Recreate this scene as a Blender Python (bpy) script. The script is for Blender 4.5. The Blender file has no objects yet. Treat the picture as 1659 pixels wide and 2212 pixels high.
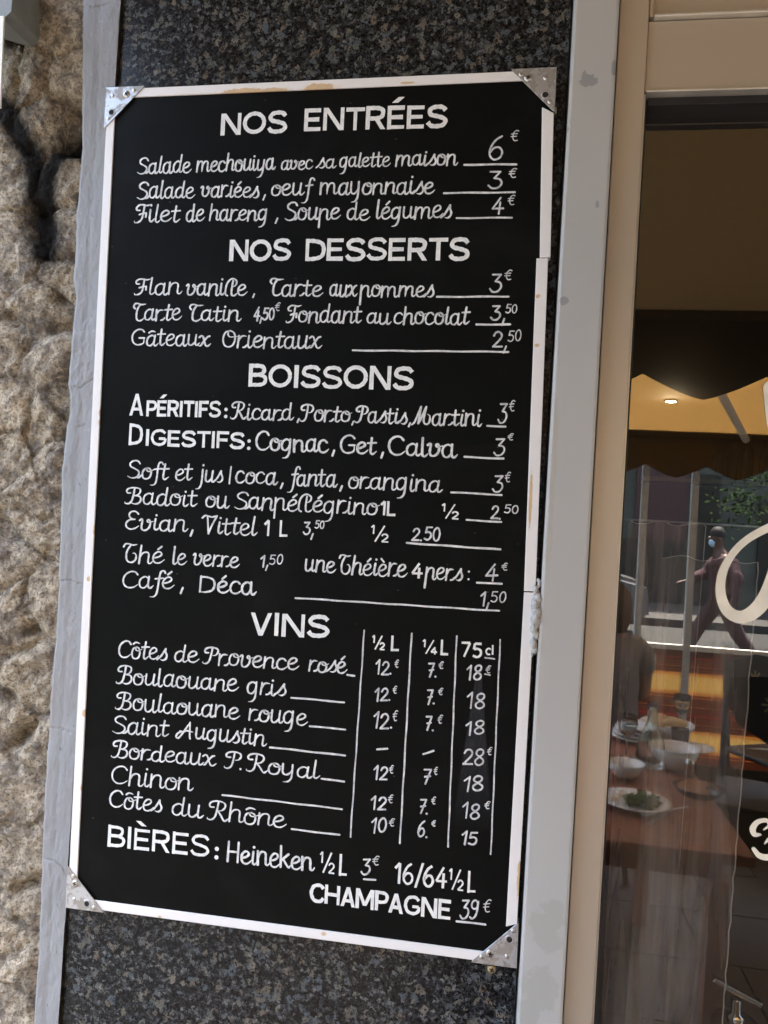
import bpy, bmesh, math, random
import numpy as np
from mathutils import Vector, Matrix
R = math.radians
random.seed(7)
C = bpy.context.scene.collection
SC = bpy.context.scene

# ------------------------------------------------------------------ camera, sky, sun, exposure
YAW, PITCH, ROLL = R(-9.3017), R(0.4032), R(3.3226)
CAM = Vector((0.2741, -1.0053, 1.5400))
FL = 28.0 / 36.0 * 2212
fw = Vector((math.sin(YAW)*math.cos(PITCH), math.cos(YAW)*math.cos(PITCH), math.sin(PITCH)))
rt = fw.cross(Vector((0, 0, 1))).normalized(); up = rt.cross(fw)
rt, up = rt*math.cos(ROLL)+up*math.sin(ROLL), -rt*math.sin(ROLL)+up*math.cos(ROLL)
cam = bpy.data.cameras.new('camera'); camo = bpy.data.objects.new('camera', cam); C.objects.link(camo)
cam.sensor_fit = 'VERTICAL'; cam.sensor_height = 36; cam.lens = 28; cam.clip_start = 0.02; cam.clip_end = 500
camo.matrix_world = Matrix(((rt.x, up.x, -fw.x, CAM.x), (rt.y, up.y, -fw.y, CAM.y), (rt.z, up.z, -fw.z, CAM.z), (0, 0, 0, 1)))
SC.camera = camo
w = bpy.data.worlds.new('World'); SC.world = w; w.use_nodes = True
nt = w.node_tree; bg = nt.nodes['Background']
sky = nt.nodes.new('ShaderNodeTexSky'); sky.sky_type = 'NISHITA'; sky.sun_disc = False
SUND = Vector((-0.08, 0.25, -0.965)).normalized()         # direction the sunlight travels
sky.sun_elevation = math.asin(-SUND.z); sky.sun_rotation = math.atan2(-SUND.x, -SUND.y)
sky.air_density = 1.3; sky.dust_density = 4.0
nt.links.new(sky.outputs[0], bg.inputs[0]); bg.inputs[1].default_value = 0.13
sl = bpy.data.lights.new('sun', 'SUN'); sl.energy = 5.0; sl.angle = R(0.5); sl.color = (1, 0.94, 0.85)
so = bpy.data.objects.new('sun', sl); C.objects.link(so); so.rotation_euler = SUND.to_track_quat('-Z', 'Y').to_euler()
SC.view_settings.view_transform = 'Standard'; SC.view_settings.look = 'None'
SC.view_settings.gamma = 1; SC.view_settings.use_curve_mapping = False
SC.view_settings.exposure = 3.45
SC.render.engine = 'CYCLES'
SC.cycles.max_bounces = 10; SC.cycles.transparent_max_bounces = 16

def at(px, py, Y):            # the point of the vertical plane y=Y seen at a place of the photograph
    d = fw + rt*((px-829.5)/FL) - up*((py-1106)/FL)
    return CAM + d*((Y-CAM.y)/d.y)
def atz(px, py, Z):
    d = fw + rt*((px-829.5)/FL) - up*((py-1106)/FL)
    return CAM + d*((Z-CAM.z)/d.z)
YG = 0.045                    # the window pane
def mir(v): return Vector((v.x, 2*YG-v.y, v.z))

# ------------------------------------------------------------------ helpers
def tag(o, label=None, cat=None, group=None, kind=None):
    if label: o['label'] = label
    if cat: o['category'] = cat
    if group: o['group'] = group
    if kind: o['kind'] = kind
    return o
def empty(name, loc, label=None, cat=None, group=None, rot=(0, 0, 0), kind=None):
    o = bpy.data.objects.new(name, None); C.objects.link(o); o.location = loc; o.rotation_euler = rot
    o.empty_display_size = .05
    return tag(o, label, cat, group, kind)
def obj(name, me, mat, parent=None, loc=(0, 0, 0), rot=(0, 0, 0), smooth=False):
    if isinstance(me, bmesh.types.BMesh):
        m = bpy.data.meshes.new(name); me.normal_update(); me.to_mesh(m); me.free(); me = m
    if mat and not me.materials: me.materials.append(mat)
    if smooth:
        me.polygons.foreach_set('use_smooth', [True]*len(me.polygons))
    o = bpy.data.objects.new(name, me); C.objects.link(o); o.location = loc; o.rotation_euler = rot
    if parent: o.parent = parent
    return o
def box(bm, x0, x1, y0, y1, z0, z1, bev=0.0, seg=2):
    t = bmesh.new()
    bmesh.ops.create_cube(t, size=1)
    for v in t.verts: v.co = Vector(((x0+x1)/2+v.co.x*(x1-x0), (y0+y1)/2+v.co.y*(y1-y0), (z0+z1)/2+v.co.z*(z1-z0)))
    if bev: bmesh.ops.bevel(t, geom=t.edges[:], offset=bev, segments=seg, affect='EDGES', profile=.5)
    merge(bm, t); return bm
def merge(bm, t, M=None):
    if M is not None: t.transform(M)
    mp = {v: bm.verts.new(v.co) for v in t.verts}
    for f in t.faces:
        try: nf = bm.faces.new([mp[v] for v in f.verts]); nf.smooth = f.smooth
        except ValueError: pass
    t.free()
def nbox(name, b, mat, parent=None, bev=0.0, loc=(0, 0, 0)):
    return obj(name, box(bmesh.new(), *b, bev), mat, parent, loc)
def tube(bm, pts, r, n=10, cap=True):
    pts = [Vector(p) for p in pts]; rings = []
    rr = r if isinstance(r, (list, tuple)) else [r]*len(pts)
    for i, p in enumerate(pts):
        d = (pts[min(i+1, len(pts)-1)]-pts[max(i-1, 0)]).normalized()
        a = d.orthogonal().normalized() if i == 0 else (pa - d*pa.dot(d)).normalized()
        pa = a; b = d.cross(a)
        rings.append([bm.verts.new(p+(a*math.cos(t)+b*math.sin(t))*rr[i]) for t in [2*math.pi*k/n for k in range(n)]])
    for A, B in zip(rings, rings[1:]):
        for k in range(n):
            f = bm.faces.new((A[k], A[(k+1) % n], B[(k+1) % n], B[k])); f.smooth = True
    if cap: bm.faces.new(rings[0][::-1]); bm.faces.new(rings[-1])
    return bm
def lathe(bm, prof, n=32, M=None):
    t = bmesh.new(); rings = []
    for r, z in prof:
        rings.append([t.verts.new((r*math.cos(2*math.pi*k/n), r*math.sin(2*math.pi*k/n), z)) for k in range(n)] if r > 1e-6 else [t.verts.new((0, 0, z))])
    for A, B in zip(rings, rings[1:]):
        for k in range(n):
            a = [A[k % len(A)], A[(k+1) % len(A)], B[(k+1) % len(B)], B[k % len(B)]]
            a = [v for i, v in enumerate(a) if v not in a[:i]]
            if len(a) > 2: f = t.faces.new(a); f.smooth = True
    merge(bm, t, M); return bm
def prism(bm, poly, y0, y1):          # polygon in xz extruded along y
    A = [bm.verts.new((x, y0, z)) for x, z in poly]; B = [bm.verts.new((x, y1, z)) for x, z in poly]
    bm.faces.new(A); bm.faces.new(B[::-1])
    for i in range(len(A)):
        j = (i+1) % len(A); bm.faces.new((A[j], A[i], B[i], B[j]))
    bmesh.ops.recalc_face_normals(bm, faces=bm.faces[:]); return bm
def grid(name, X, Y, Z, mat, parent=None, mask=None, smooth=True):
    n, m = X.shape; co = np.stack([X, Y, Z], -1).reshape(-1, 3)
    idx = np.arange(n*m).reshape(n, m)
    q = np.stack([idx[:-1, :-1], idx[:-1, 1:], idx[1:, 1:], idx[1:, :-1]], -1).reshape(-1, 4)
    if mask is not None: q = q[mask.reshape(-1)]
    u, inv = np.unique(q, return_inverse=True); co = co[u]; q = inv.reshape(-1, 4)
    me = bpy.data.meshes.new(name); me.vertices.add(len(co)); me.vertices.foreach_set('co', co.ravel())
    me.loops.add(q.size); me.loops.foreach_set('vertex_index', q.ravel())
    me.polygons.add(len(q)); me.polygons.foreach_set('loop_start', np.arange(0, q.size, 4)); me.polygons.foreach_set('loop_total', np.full(len(q), 4))
    me.update(); me.validate()
    return obj(name, me, mat, parent, smooth=smooth)
_rng = np.random.RandomState(3); _P = _rng.rand(256, 256)
def vnoise(x, y, seed=0):
    x = x+seed*17.31; y = y+seed*9.17
    xi = np.floor(x).astype(int); yi = np.floor(y).astype(int); fx = x-xi; fy = y-yi
    fx = fx*fx*(3-2*fx); fy = fy*fy*(3-2*fy)
    g = lambda a, b: _P[a % 256, b % 256]
    return ((g(xi, yi)*(1-fx)+g(xi+1, yi)*fx)*(1-fy)+(g(xi, yi+1)*(1-fx)+g(xi+1, yi+1)*fx)*fy)*2-1
def fbm(x, y, s, o=4, seed=0):
    r = 0; a = 1; t = 0
    for i in range(o): r = r+a*vnoise(x/s*2**i, y/s*2**i, seed+i*3.7); t += a; a *= .55
    return r/t

# ------------------------------------------------------------------ materials
class NM:
    def __init__(s, name):
        s.m = bpy.data.materials.new(name); s.m.use_nodes = True; s.t = s.m.node_tree; s.p = s.t.nodes['Principled BSDF']
        s.out = s.t.nodes['Material Output']; s._c = None
    def n(s, typ, ins=None, **kw):
        x = s.t.nodes.new(typ)
        for k, v in kw.items(): setattr(x, k, v)
        for k, v in (ins or {}).items(): s.set(x.inputs[k], v)
        return x
    def set(s, inp, v):
        if isinstance(v, bpy.types.NodeSocket): s.t.links.new(v, inp)
        elif isinstance(v, bpy.types.Node): s.t.links.new(v.outputs[0], inp)
        else:
            if isinstance(v, (tuple, list)) and len(v) == 3 and inp.type == 'RGBA': v = (*v, 1)
            inp.default_value = v
    def obj(s): 
        if s._c is None: s._c = s.n('ShaderNodeTexCoord')
        return s._c.outputs['Object']
    def world(s): return s.n('ShaderNodeNewGeometry').outputs['Position']
    def noise(s, sc, det=4, rough=.55, vec=None, dist=0):
        return s.n('ShaderNodeTexNoise', {'Scale': sc, 'Detail': det, 'Roughness': rough, 'Distortion': dist, 'Vector': vec or s.obj()}).outputs['Fac']
    def vor(s, sc, feat='F1', vec=None, out='Color'):
        return s.n('ShaderNodeTexVoronoi', {'Scale': sc, 'Vector': vec or s.obj()}, feature=feat).outputs[out]
    def ramp(s, fac, stops, interp='LINEAR'):
        r = s.n('ShaderNodeValToRGB', {'Fac': fac}); e = r.color_ramp; e.interpolation = interp
        while len(e.elements) < len(stops): e.elements.new(.5)
        for el, (p, c) in zip(e.elements, stops):
            el.position = p; el.color = (c, c, c, 1) if isinstance(c, (int, float)) else (*c, 1)
        return r.outputs[0]
    def mix(s, f, a, b, mode='MIX'):
        x = s.n('ShaderNodeMix', data_type='RGBA', blend_type=mode); s.set(x.inputs[0], f); s.set(x.inputs[6], a); s.set(x.inputs[7], b)
        return x.outputs[2]
    def math(s, op, a, b=0.0, c=None, clamp=False):
        x = s.n('ShaderNodeMath', operation=op, use_clamp=clamp); s.set(x.inputs[0], a); s.set(x.inputs[1], b)
        if c is not None: s.set(x.inputs[2], c)
        return x.outputs[0]
    def scale(s, vec, v):
        return s.n('ShaderNodeVectorMath', {0: vec, 1: v}, operation='MULTIPLY').outputs[0]
    def bump(s, h, strength=.3, dist=.002, nrm=None):
        b = s.n('ShaderNodeBump', {'Height': h, 'Strength': strength, 'Distance': dist})
        if nrm: s.set(b.inputs['Normal'], nrm)
        return b.outputs[0]
    def fin(s, col=None, rough=None, metal=None, nrm=None, **kw):
        p = s.p.inputs
        if col is not None: s.set(p['Base Color'], col)
        if rough is not None: s.set(p['Roughness'], rough)
        if metal is not None: s.set(p['Metallic'], metal)
        if nrm is not None: s.set(p['Normal'], nrm)
        for k, v in kw.items(): s.set(p[k.replace('_', ' ')], v)
        return s.m
def blobs(s, pos, items, sc=60, amt=.6):      # wear marks with a shape of their own: list of (x,z,rx,rz) in the object's plane
    sep = s.n('ShaderNodeSeparateXYZ', {0: pos}); nz = s.noise(sc, 4, .65, pos); res = None
    for x, z, rx, rz in items:
        a = s.math('DIVIDE', s.math('SUBTRACT', sep.outputs[0], x), rx); b = s.math('DIVIDE', s.math('SUBTRACT', sep.outputs[2], z), rz)
        d = s.math('ADD', s.math('MULTIPLY', a, a), s.math('MULTIPLY', b, b))
        v = s.math('SUBTRACT', 1.0, s.math('SQRT', d))
        res = v if res is None else s.math('MAXIMUM', res, v)
    return s.math('ADD', res, s.math('MULTIPLY', s.math('SUBTRACT', nz, .5), amt*4))
def plain(name, col, rough=.5, metal=0.0, nsc=30, var=.12, bump=0.1, bsc=200, **kw):
    s = NM(name); n = s.noise(nsc, 4)
    c = s.mix(s.ramp(n, [(.3, 0), (.7, 1)]), tuple(v*(1-var) for v in col), tuple(min(1, v*(1+var)) for v in col))
    return s.fin(c, rough, metal, s.bump(s.noise(bsc, 3), bump, .0005), **kw)
M = {}
# stone: mottled beige limestone with pits, grey lichen and a black spray mark
def stone_mat(name, mortar=False):
    s = NM(name); P = s.world()
    rnd = s.n('ShaderNodeObjectInfo').outputs['Random']
    big = s.noise(11, 6, .65, P); mid = s.noise(55, 5, .65, P); fine = s.noise(210, 5, .75, P)
    base = s.mix(rnd, (.33, .27, .185), (.56, .475, .35)) if not mortar else (.17, .14, .10)
    c = s.mix(s.ramp(big, [(.38, 0), (.62, 1)]), base, (.24, .205, .165) if not mortar else (.36, .31, .235))
    c = s.mix(s.ramp(mid, [(.42, 0), (.58, .75)]), c, (.66, .57, .43))
    c = s.mix(s.ramp(s.noise(28, 5, .7, P, 1.0), [(.52, 0), (.62, .85)]), c, (.17, .15, .13))
    c = s.mix(s.ramp(s.noise(14, 3, .6, s.scale(P, (1, 1, .7))), [(.62, 0), (.7, .55)]), c, (.55, .38, .19))
    c = s.mix(s.ramp(fine, [(.36, .8), (.50, 0)]), c, (.075, .06, .045))
    c = s.mix(s.ramp(s.vor(230, vec=P, out='Distance'), [(.0, .85), (.42, 0)]), c, (.14, .115, .09))
    # black spray paint: soft edged strokes on the wall
    sep = s.n('ShaderNodeSeparateXYZ', {0: P}); nz = s.math('MULTIPLY', s.math('SUBTRACT', s.noise(90, 5, .75, P), .5), .022)
    def seg(ax, az, bx, bz, r):
        dx, dz = bx-ax, bz-az; L = dx*dx+dz*dz
        u = s.math('SUBTRACT', sep.outputs[0], ax); v = s.math('SUBTRACT', sep.outputs[2], az)
        t = s.math('DIVIDE', s.math('ADD', s.math('MULTIPLY', u, dx), s.math('MULTIPLY', v, dz)), L, clamp=True)
        du = s.math('SUBTRACT', u, s.math('MULTIPLY', t, dx)); dv = s.math('SUBTRACT', v, s.math('MULTIPLY', t, dz))
        d = s.math('SQRT', s.math('ADD', s.math('MULTIPLY', du, du), s.math('MULTIPLY', dv, dv)))
        return s.math('SUBTRACT', s.math('ADD', d, nz), r)
    def q(x, y): a = at(x, y, .02); return a.x, a.z
    segs = [(q(-25, 205), q(20, 255), .015), (q(20, 255), q(62, 335), .014), (q(62, 335), q(80, 400), .014), (q(165, 278), q(118, 335), .011), (q(118, 335), q(84, 395), .013),
            (q(82, 390), q(82, 480), .019), (q(84, 470), q(96, 530), .021)]
    d = None
    for a, b, r in segs:
        v = seg(*a, *b, r); d = v if d is None else s.math('MINIMUM', d, v)
    mask = s.ramp(s.math('ADD', d, .5), [(.496, .985), (.518, 0)])
    c = s.mix(mask, c, (.006, .0055, .0055))
    n1 = s.bump(mid, .8, .010); n2 = s.bump(fine, 1.0, .004, n1)
    return s.fin(c, .92, 0, n2, Specular_IOR_Level=.2)
M['stone'] = stone_mat('rubble_stone'); M['mortar'] = stone_mat('lime_mortar', True)
# grey painted render
s = NM('painted_render'); P = s.obj()
c = s.mix(s.noise(7, 4), (.235, .24, .245), (.295, .297, .295))
c = s.mix(s.ramp(s.noise(14, 5, .7, s.scale(P, (3, 1, .35))), [(.52, 0), (.62, .55)]), c, (.27, .25, .245))
c = s.mix(s.ramp(s.noise(120, 3, .7, s.scale(P, (2.2, 1, .7))), [(.66, 0), (.70, .75)]), c, (.10, .095, .10))
c = s.mix(s.ramp(s.noise(60, 4, .7), [(.63, 0), (.69, .6)]), c, (.36, .365, .37))
M['render'] = s.fin(c, .62, 0, s.bump(s.noise(160, 5, .7), .45, .0016), Specular_IOR_Level=.35)
s = NM('bare_patch'); M['bare'] = s.fin(s.mix(s.noise(80), (.33, .25, .17), (.42, .36, .28)), .9)
# blue pearl granite, polished: flakes of several sizes
s = NM('dark_granite'); P = s.obj()
def warp(sc, amt):
    cn_ = s.n('ShaderNodeTexNoise', {'Scale': sc, 'Detail': 4, 'Roughness': .65, 'Vector': P}).outputs['Color']
    return s.n('ShaderNodeVectorMath', {0: P, 1: s.n('ShaderNodeVectorMath', {0: cn_, 1: (amt, amt, amt)}, operation='MULTIPLY').outputs[0]}, operation='ADD').outputs[0]
wv = warp(140, .012); wb_ = warp(220, .007)
v1 = s.n('ShaderNodeSeparateColor', {0: s.vor(230, vec=wv)}); v2 = s.n('ShaderNodeSeparateColor', {0: s.vor(420, vec=wb_)}); v3 = s.n('ShaderNodeSeparateColor', {0: s.vor(135, vec=wb_)})
c = s.ramp(v1.outputs[0], [(0, (.002, .002, .003)), (.38, (.006, .0065, .0075)), (.66, (.020, .022, .026)), (.86, (.080, .086, .094)), (1, (.20, .205, .20))])
c = s.mix(.32, c, s.ramp(v2.outputs[1], [(0, (.003, .003, .004)), (.45, (.018, .018, .019)), (.8, (.06, .062, .064)), (1, (.15, .148, .135))]))
fl_ = s.ramp(v3.outputs[0], [(0, (.085, .105, .125)), (.3, (.09, .10, .10)), (.6, (.12, .12, .10)), (.85, (.14, .115, .09)), (1, (.20, .19, .16))])
c = s.mix(s.ramp(v3.outputs[2], [(.78, 0), (.81, .9)]), c, fl_)
c = s.mix(s.ramp(s.noise(75, 4, .65, wb_), [(.54, 0), (.60, .75)]), c, (.006, .006, .007))
c = s.mix(s.ramp(s.noise(200, 3, .6, wv), [(.56, 0), (.60, .9)]), c, (.0035, .0035, .004))
c = s.mix(s.ramp(s.noise(480, 2, .6, P), [(.58, 0), (.64, .85)]), c, (.003, .003, .0035))
M['granite'] = s.fin(c, s.ramp(s.noise(12), [(.3, .16), (.7, .26)]), 0, s.bump(s.noise(300), .03, .0005), Specular_IOR_Level=.16)
# blackboard paint
s = NM('black_board_paint'); P = s.obj()
c = s.mix(s.noise(40, 4), (.0035, .0038, .0035), (.006, .0062, .0056))
c = s.mix(s.ramp(s.noise(420, 2, .8, s.scale(P, (1, 1, 2.6))), [(.70, 0), (.74, .7)]), c, (.08, .08, .075))
c = s.mix(s.ramp(s.noise(14, 5, .75), [(.60, 0), (.75, .25)]), c, (.016, .016, .015))
sp = s.n('ShaderNodeSeparateXYZ', {0: P})
# chalky wiped wedge beside the last wine column
u = s.math('DIVIDE', s.math('ABSOLUTE', s.math('SUBTRACT', s.math('ADD', sp.outputs[0], s.math('MULTIPLY', s.math('ADD', sp.outputs[2], .20), .0)), .2390)), s.math('ADD', .003, s.math('MULTIPLY', s.math('SUBTRACT', -.195, sp.outputs[2]), .12)))
mk = s.math('MULTIPLY', s.ramp(u, [(.85, 1), (1.05, 0)]), s.math('MULTIPLY', s.ramp(s.math('ADD', sp.outputs[2], 1.0), [(.60, 0), (.70, 1)]), s.ramp(s.math('ADD', sp.outputs[2], 1.0), [(.80, 1), (.806, 0)])))
c = s.mix(s.math('MULTIPLY', mk, s.ramp(s.noise(130, 4, .8, s.scale(P, (3, 1, .6))), [(.35, .15), (.7, .8)])), c, (.05, .05, .055))
c = s.mix(s.ramp(s.noise(5, 6, .7, s.scale(P, (1, 1, 1.6)), .6), [(.5, 0), (.72, .5)]), c, (.013, .0132, .013))
c = s.mix(s.ramp(s.vor(55, vec=s.scale(P, (.5, 1, 1)), out='Distance'), [(.025, .6), (.045, 0)]), c, (.12, .115, .10))
M['board'] = s.fin(c, s.ramp(s.noise(25), [(.3, .42), (.7, .55)]), 0, s.bump(s.noise(350, 3, .6, s.scale(P, (.4, 1, 2))), .12, .0004), Specular_IOR_Level=.06)
def paint(name, a, b, rough=.45):
    s = NM(name); P = s.obj()
    n = s.noise(95, 4, .7, s.scale(P, (1, 1, 1)))
    n2 = s.noise(420, 3, .7, s.scale(P, (1.5, 1, .6)))
    c = s.mix(s.ramp(n, [(.35, 0), (.65, 1)]), a, b); c = s.mix(s.ramp(n2, [(.28, .5), (.42, 0)]), c, tuple(v*.55 for v in b))
    return s.fin(c, rough, 0, s.bump(n2, .2, .0003))
M['white_heading'] = paint('white_heading_paint', (.88, .88, .85), (.70, .71, .70))
M['white_script'] = paint('white_script_paint', (.86, .86, .84), (.50, .51, .52))
M['marker'] = paint('white_marker', (.80, .80, .80), (.40, .41, .43))
# white strips with rust stains
def strip_mat(name, stains):
    s = NM(name); P = s.obj()
    c = s.mix(s.noise(18, 4), (.78, .76, .74), (.84, .82, .80))
    c = s.mix(s.ramp(s.noise(260, 3, .7), [(.70, 0), (.74, .5)]), c, (.42, .36, .28))
    if stains:
        m = blobs(s, P, stains, 140, .35); c = s.mix(s.ramp(m, [(.0, 0), (.14, .85)]), c, s.mix(s.noise(200), (.50, .27, .07), (.66, .45, .22)))
        m2 = blobs(s, P, [(x, z, a*2.0, b*1.6) for x, z, a, b in stains], 90, .3); c = s.mix(s.math('MULTIPLY', s.ramp(m2, [(.2, 0), (.6, 1)]), .4), c, (.66, .52, .33))
    return s.fin(c, .38, 0, s.bump(s.noise(60), .05, .001), Specular_IOR_Level=.5)
s = NM('worn_zinc'); P = s.obj()
pt = s.ramp(s.noise(75, 4, .6, None, .6), [(.49, 0), (.53, 1)])
c = s.mix(pt, (.46, .47, .49), (.36, .34, .31)); c = s.mix(s.ramp(s.noise(190, 4, .7), [(.60, 0), (.66, .8)]), c, (.20, .17, .13))
M['zinc'] = s.fin(c, s.mix(pt, (.35,)*3, (.6,)*3), .55, s.bump(s.noise(140), .2, .0006))
M['steel'] = plain('screw_steel', (.55, .54, .52), .3, .9)
M['brass'] = plain('dull_brass', (.50, .40, .24), .4, .8)
M['hole'] = plain('dark_hole', (.015, .012, .01), .9)
# grey enamel of the jamb, with chips down to an older grey
def jamb_mat():
    s = NM('grey_enamel'); P = s.obj()
    c = s.mix(s.noise(5, 4), (.42, .425, .42), (.46, .455, .435))
    def q(x, y, rx, ry): a = at(x, y, -.01); return (a.x, a.z, rx*.00059, ry*.00059)
    chips = [q(1272, 176, 26, 16), q(1262, 168, 10, 16), q(1326, 148, 7, 22), q(1218, 650, 12, 12), q(1226, 280, 4, 8), q(1290, 442, 5, 10)]
    m = blobs(s, P, chips, 110, .28); c = s.mix(s.ramp(m, [(.22, 0), (.25, 1)]), c, (.29, .295, .30))
    rub = [q(1180, 2010, 40, 55), q(1165, 2130, 42, 60), q(1190, 1960, 26, 20), q(1140, 2190, 30, 50)]
    m = blobs(s, P, rub, 60, .5); c = s.mix(s.math('MULTIPLY', s.ramp(m, [(.1, 0), (.34, 1)]), .5), c, (.34, .345, .315))
    edge = [q(1196, 1000, 9, 190), q(1186, 1170, 10, 90), q(1160, 1500, 5, 200)]
    m = blobs(s, P, edge, 130, .4); c = s.mix(s.ramp(m, [(.2, 0), (.4, .8)]), c, (.42, .40, .36))
    c = s.mix(s.ramp(s.noise(90, 3, .7, s.scale(P, (1, 1, .5))), [(.735, 0), (.76, .6)]), c, (.16, .15, .14))
    return s.fin(c, .42, 0, s.bump(s.noise(35, 3), .08, .003))
M['jamb'] = jamb_mat()
s = NM('champagne_aluminium'); P = s.obj()
c = s.mix(s.noise(6, 3, .5, s.scale(P, (1, 1, .2))), (.52, .45, .355), (.57, .495, .39))
M['alu'] = s.fin(c, s.ramp(s.noise(40, 4), [(.3, .34), (.7, .42)]), .45, s.bump(s.noise(500, 2, .5, s.scale(P, (.2, 1, 3))), .03, .0003))
M['alu_bead'] = plain('bright_aluminium_bead', (.74, .70, .62), .3, .6)
M['gasket'] = plain('black_rubber', (.012, .012, .013), .5)
M['silicone'] = plain('old_silicone', (.42, .42, .41), .45, 0, 200, .2, .5, 300)
s = NM('window_glass')
fr = s.n('ShaderNodeFresnel', {'IOR': 1.5}).outputs[0]
fac = s.math('ADD', .165, s.math('MULTIPLY', fr, .6))
mx = s.n('ShaderNodeMixShader', {0: fac, 1: s.n('ShaderNodeBsdfTransparent', {'Color': (.86, .87, .84)}).outputs[0], 2: s.n('ShaderNodeBsdfGlossy', {'Color': (1, .98, .94), 'Roughness': 0.0}).outputs[0]})
s.t.links.new(mx.outputs[0], s.out.inputs[0]); M['glass'] = s.m
M['cream_paint'] = plain('cream_glass_lettering', (.88, .83, .70), .6)
def cloth(name, col, transl=.4, transp=0.0, weave=1400, pleat=False):
    s = NM(name); P = s.obj()
    c = s.mix(s.noise(60, 4), tuple(v*.8 for v in col), col)
    wv_ = s.noise(weave*.3, 2, .5, s.scale(P, (.25, 1, 3)))
    c = s.mix(s.ramp(wv_, [(.3, .25), (.6, 0)]), c, tuple(v*.7 for v in col))
    d = s.n('ShaderNodeBsdfDiffuse', {'Color': c}).outputs[0]; t = s.n('ShaderNodeBsdfTranslucent', {'Color': c}).outputs[0]
    o = s.n('ShaderNodeMixShader', {0: transl, 1: d, 2: t}).outputs[0]
    if transp and pleat:
        transp = s.ramp(s.noise(26, 3, .6, s.scale(P, (1.3, .2, .10)), .5), [(.34, transp-.16), (.50, transp+.10), (.62, transp+.24)])
    if transp: o = s.n('ShaderNodeMixShader', {0: transp, 1: o, 2: s.n('ShaderNodeBsdfTransparent').outputs[0]}).outputs[0]
    s.t.links.new(o, s.out.inputs[0]); return s.m
M['awning_tan'] = cloth('brown_awning_canvas', (.32, .25, .155), .26)
M['awning_yellow'] = cloth('yellow_canopy_canvas', (.60, .45, .24), .5)
M['valance'] = cloth('shaded_valance_canvas', (.075, .052, .03), .05)  # shade on the backlit valances is put into this dark canvas colour
M['sheer'] = cloth('grey_sheer_curtain', (.74, .67, .66), .4, .56, 1400, True)
M['hem'] = plain('frayed_hem_thread', (.55, .52, .48), .9)
M['drape'] = cloth('dark_grey_curtain', (.07, .062, .062), .3, .05)
# striped canvas
s = NM('striped_canvas'); P = s.obj(); z = s.n('ShaderNodeSeparateXYZ', {0: P}).outputs[2]
t = s.math('FRACT', s.math('DIVIDE', s.math('SUBTRACT', at(1560, 1400, 2*YG+3.72).z, z), .33))
br, rd, og, yl, dk, am = (.24, .10, .065), (.50, .08, .075), (.78, .42, .18), (.78, .60, .29), (.13, .05, .03), (.70, .42, .16)
st = [(0, br), (.06, og), (.075, dk), (.10, br), (.20, rd), (.235, dk), (.25, br), (.36, og), (.375, dk), (.40, br), (.47, am), (.53, yl), (.80, am), (.86, (.30, .10, .04)), (.90, og), (.915, dk), (.93, br)]
c = s.ramp(t, st, 'CONSTANT'); c = s.mix(s.noise(90), c, s.mix(.25, c, (0, 0, 0)))
d_ = s.n('ShaderNodeBsdfDiffuse', {'Color': c}).outputs[0]; t_ = s.n('ShaderNodeBsdfTranslucent', {'Color': c}).outputs[0]
s.t.links.new(s.n('ShaderNodeMixShader', {0: .65, 1: d_, 2: t_}).outputs[0], s.out.inputs[0]); M['stripes'] = s.m
# ground and street
M['pave'] = plain('street_paving', (.042, .039, .036), .8, 0, 8, .15, .4, 90)
M['terrace_tile'] = plain('brown_terrace_tile', (.055, .037, .024), .5, 0, 14, .2, .1, 90)
M['grout'] = plain('dark_grout', (.02, .016, .012), .9)
M['road'] = plain('asphalt', (.022, .022, .021), .85, 0, 30, .2, .6, 200)
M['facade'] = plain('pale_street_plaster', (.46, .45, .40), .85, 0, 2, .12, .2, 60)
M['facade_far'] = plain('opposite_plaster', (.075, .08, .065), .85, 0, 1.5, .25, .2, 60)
M['red_shop'] = plain('dark_red_shutter', (.07, .032, .03), .6)
M['window_dark'] = plain('dark_window', (.02, .022, .022), .15)
M['white_paint'] = plain('white_post_paint', (.60, .57, .50), .45)
M['post_grey'] = plain('grey_post_paint', (.36, .365, .36), .5)
M['pipe_grey'] = plain('grey_green_casing', (.20, .21, .19), .5)
M['cream_pvc'] = plain('cream_plastic', (.80, .77, .66), .4)
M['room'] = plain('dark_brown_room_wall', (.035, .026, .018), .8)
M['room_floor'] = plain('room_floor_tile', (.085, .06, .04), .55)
M['wood'] = plain('red_brown_table_wood', (.23, .085, .05), .35, 0, 12, .25)
M['black_metal'] = plain('black_painted_metal', (.014, .013, .012), .4)
M['porcelain'] = plain('white_porcelain', (.74, .70, .64), .2)
M['bread'] = plain('bread_crust', (.55, .36, .17), .8)
M['salad'] = plain('salad_leaves', (.07, .13, .03), .6, 0, 80, .5)
M['bottle_glass'] = plain('dark_bottle_glass', (.002, .002, .002), .9)
s = NM('clear_glassware'); M['clear'] = s.fin((.85, .9, .88), .02, 0, None, Transmission_Weight=1.0, IOR=1.3)
M['chrome'] = plain('chrome', (.75, .74, .72), .08, 1.0)
M['skin_dark'] = plain('dark_skin', (.10, .05, .032), .5)
M['skin'] = plain('warm_skin', (.30, .16, .10), .5)
M['hair'] = plain('brown_hair', (.075, .042, .022), .6, 0, 120, .4)
M['hair_black'] = plain('short_black_hair', (.015, .012, .01), .7)
M['grey_shirt'] = plain('grey_shirt_cotton', (.17, .155, .16), .9)
M['maroon'] = plain('maroon_cotton', (.045, .013, .018), .85)
M['maroon_dark'] = plain('dark_maroon_trousers', (.03, .010, .014), .9)
M['mask_blue'] = plain('pale_blue_mask', (.40, .58, .70), .7)
M['trousers'] = plain('black_trousers', (.02, .02, .024), .85)
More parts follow.
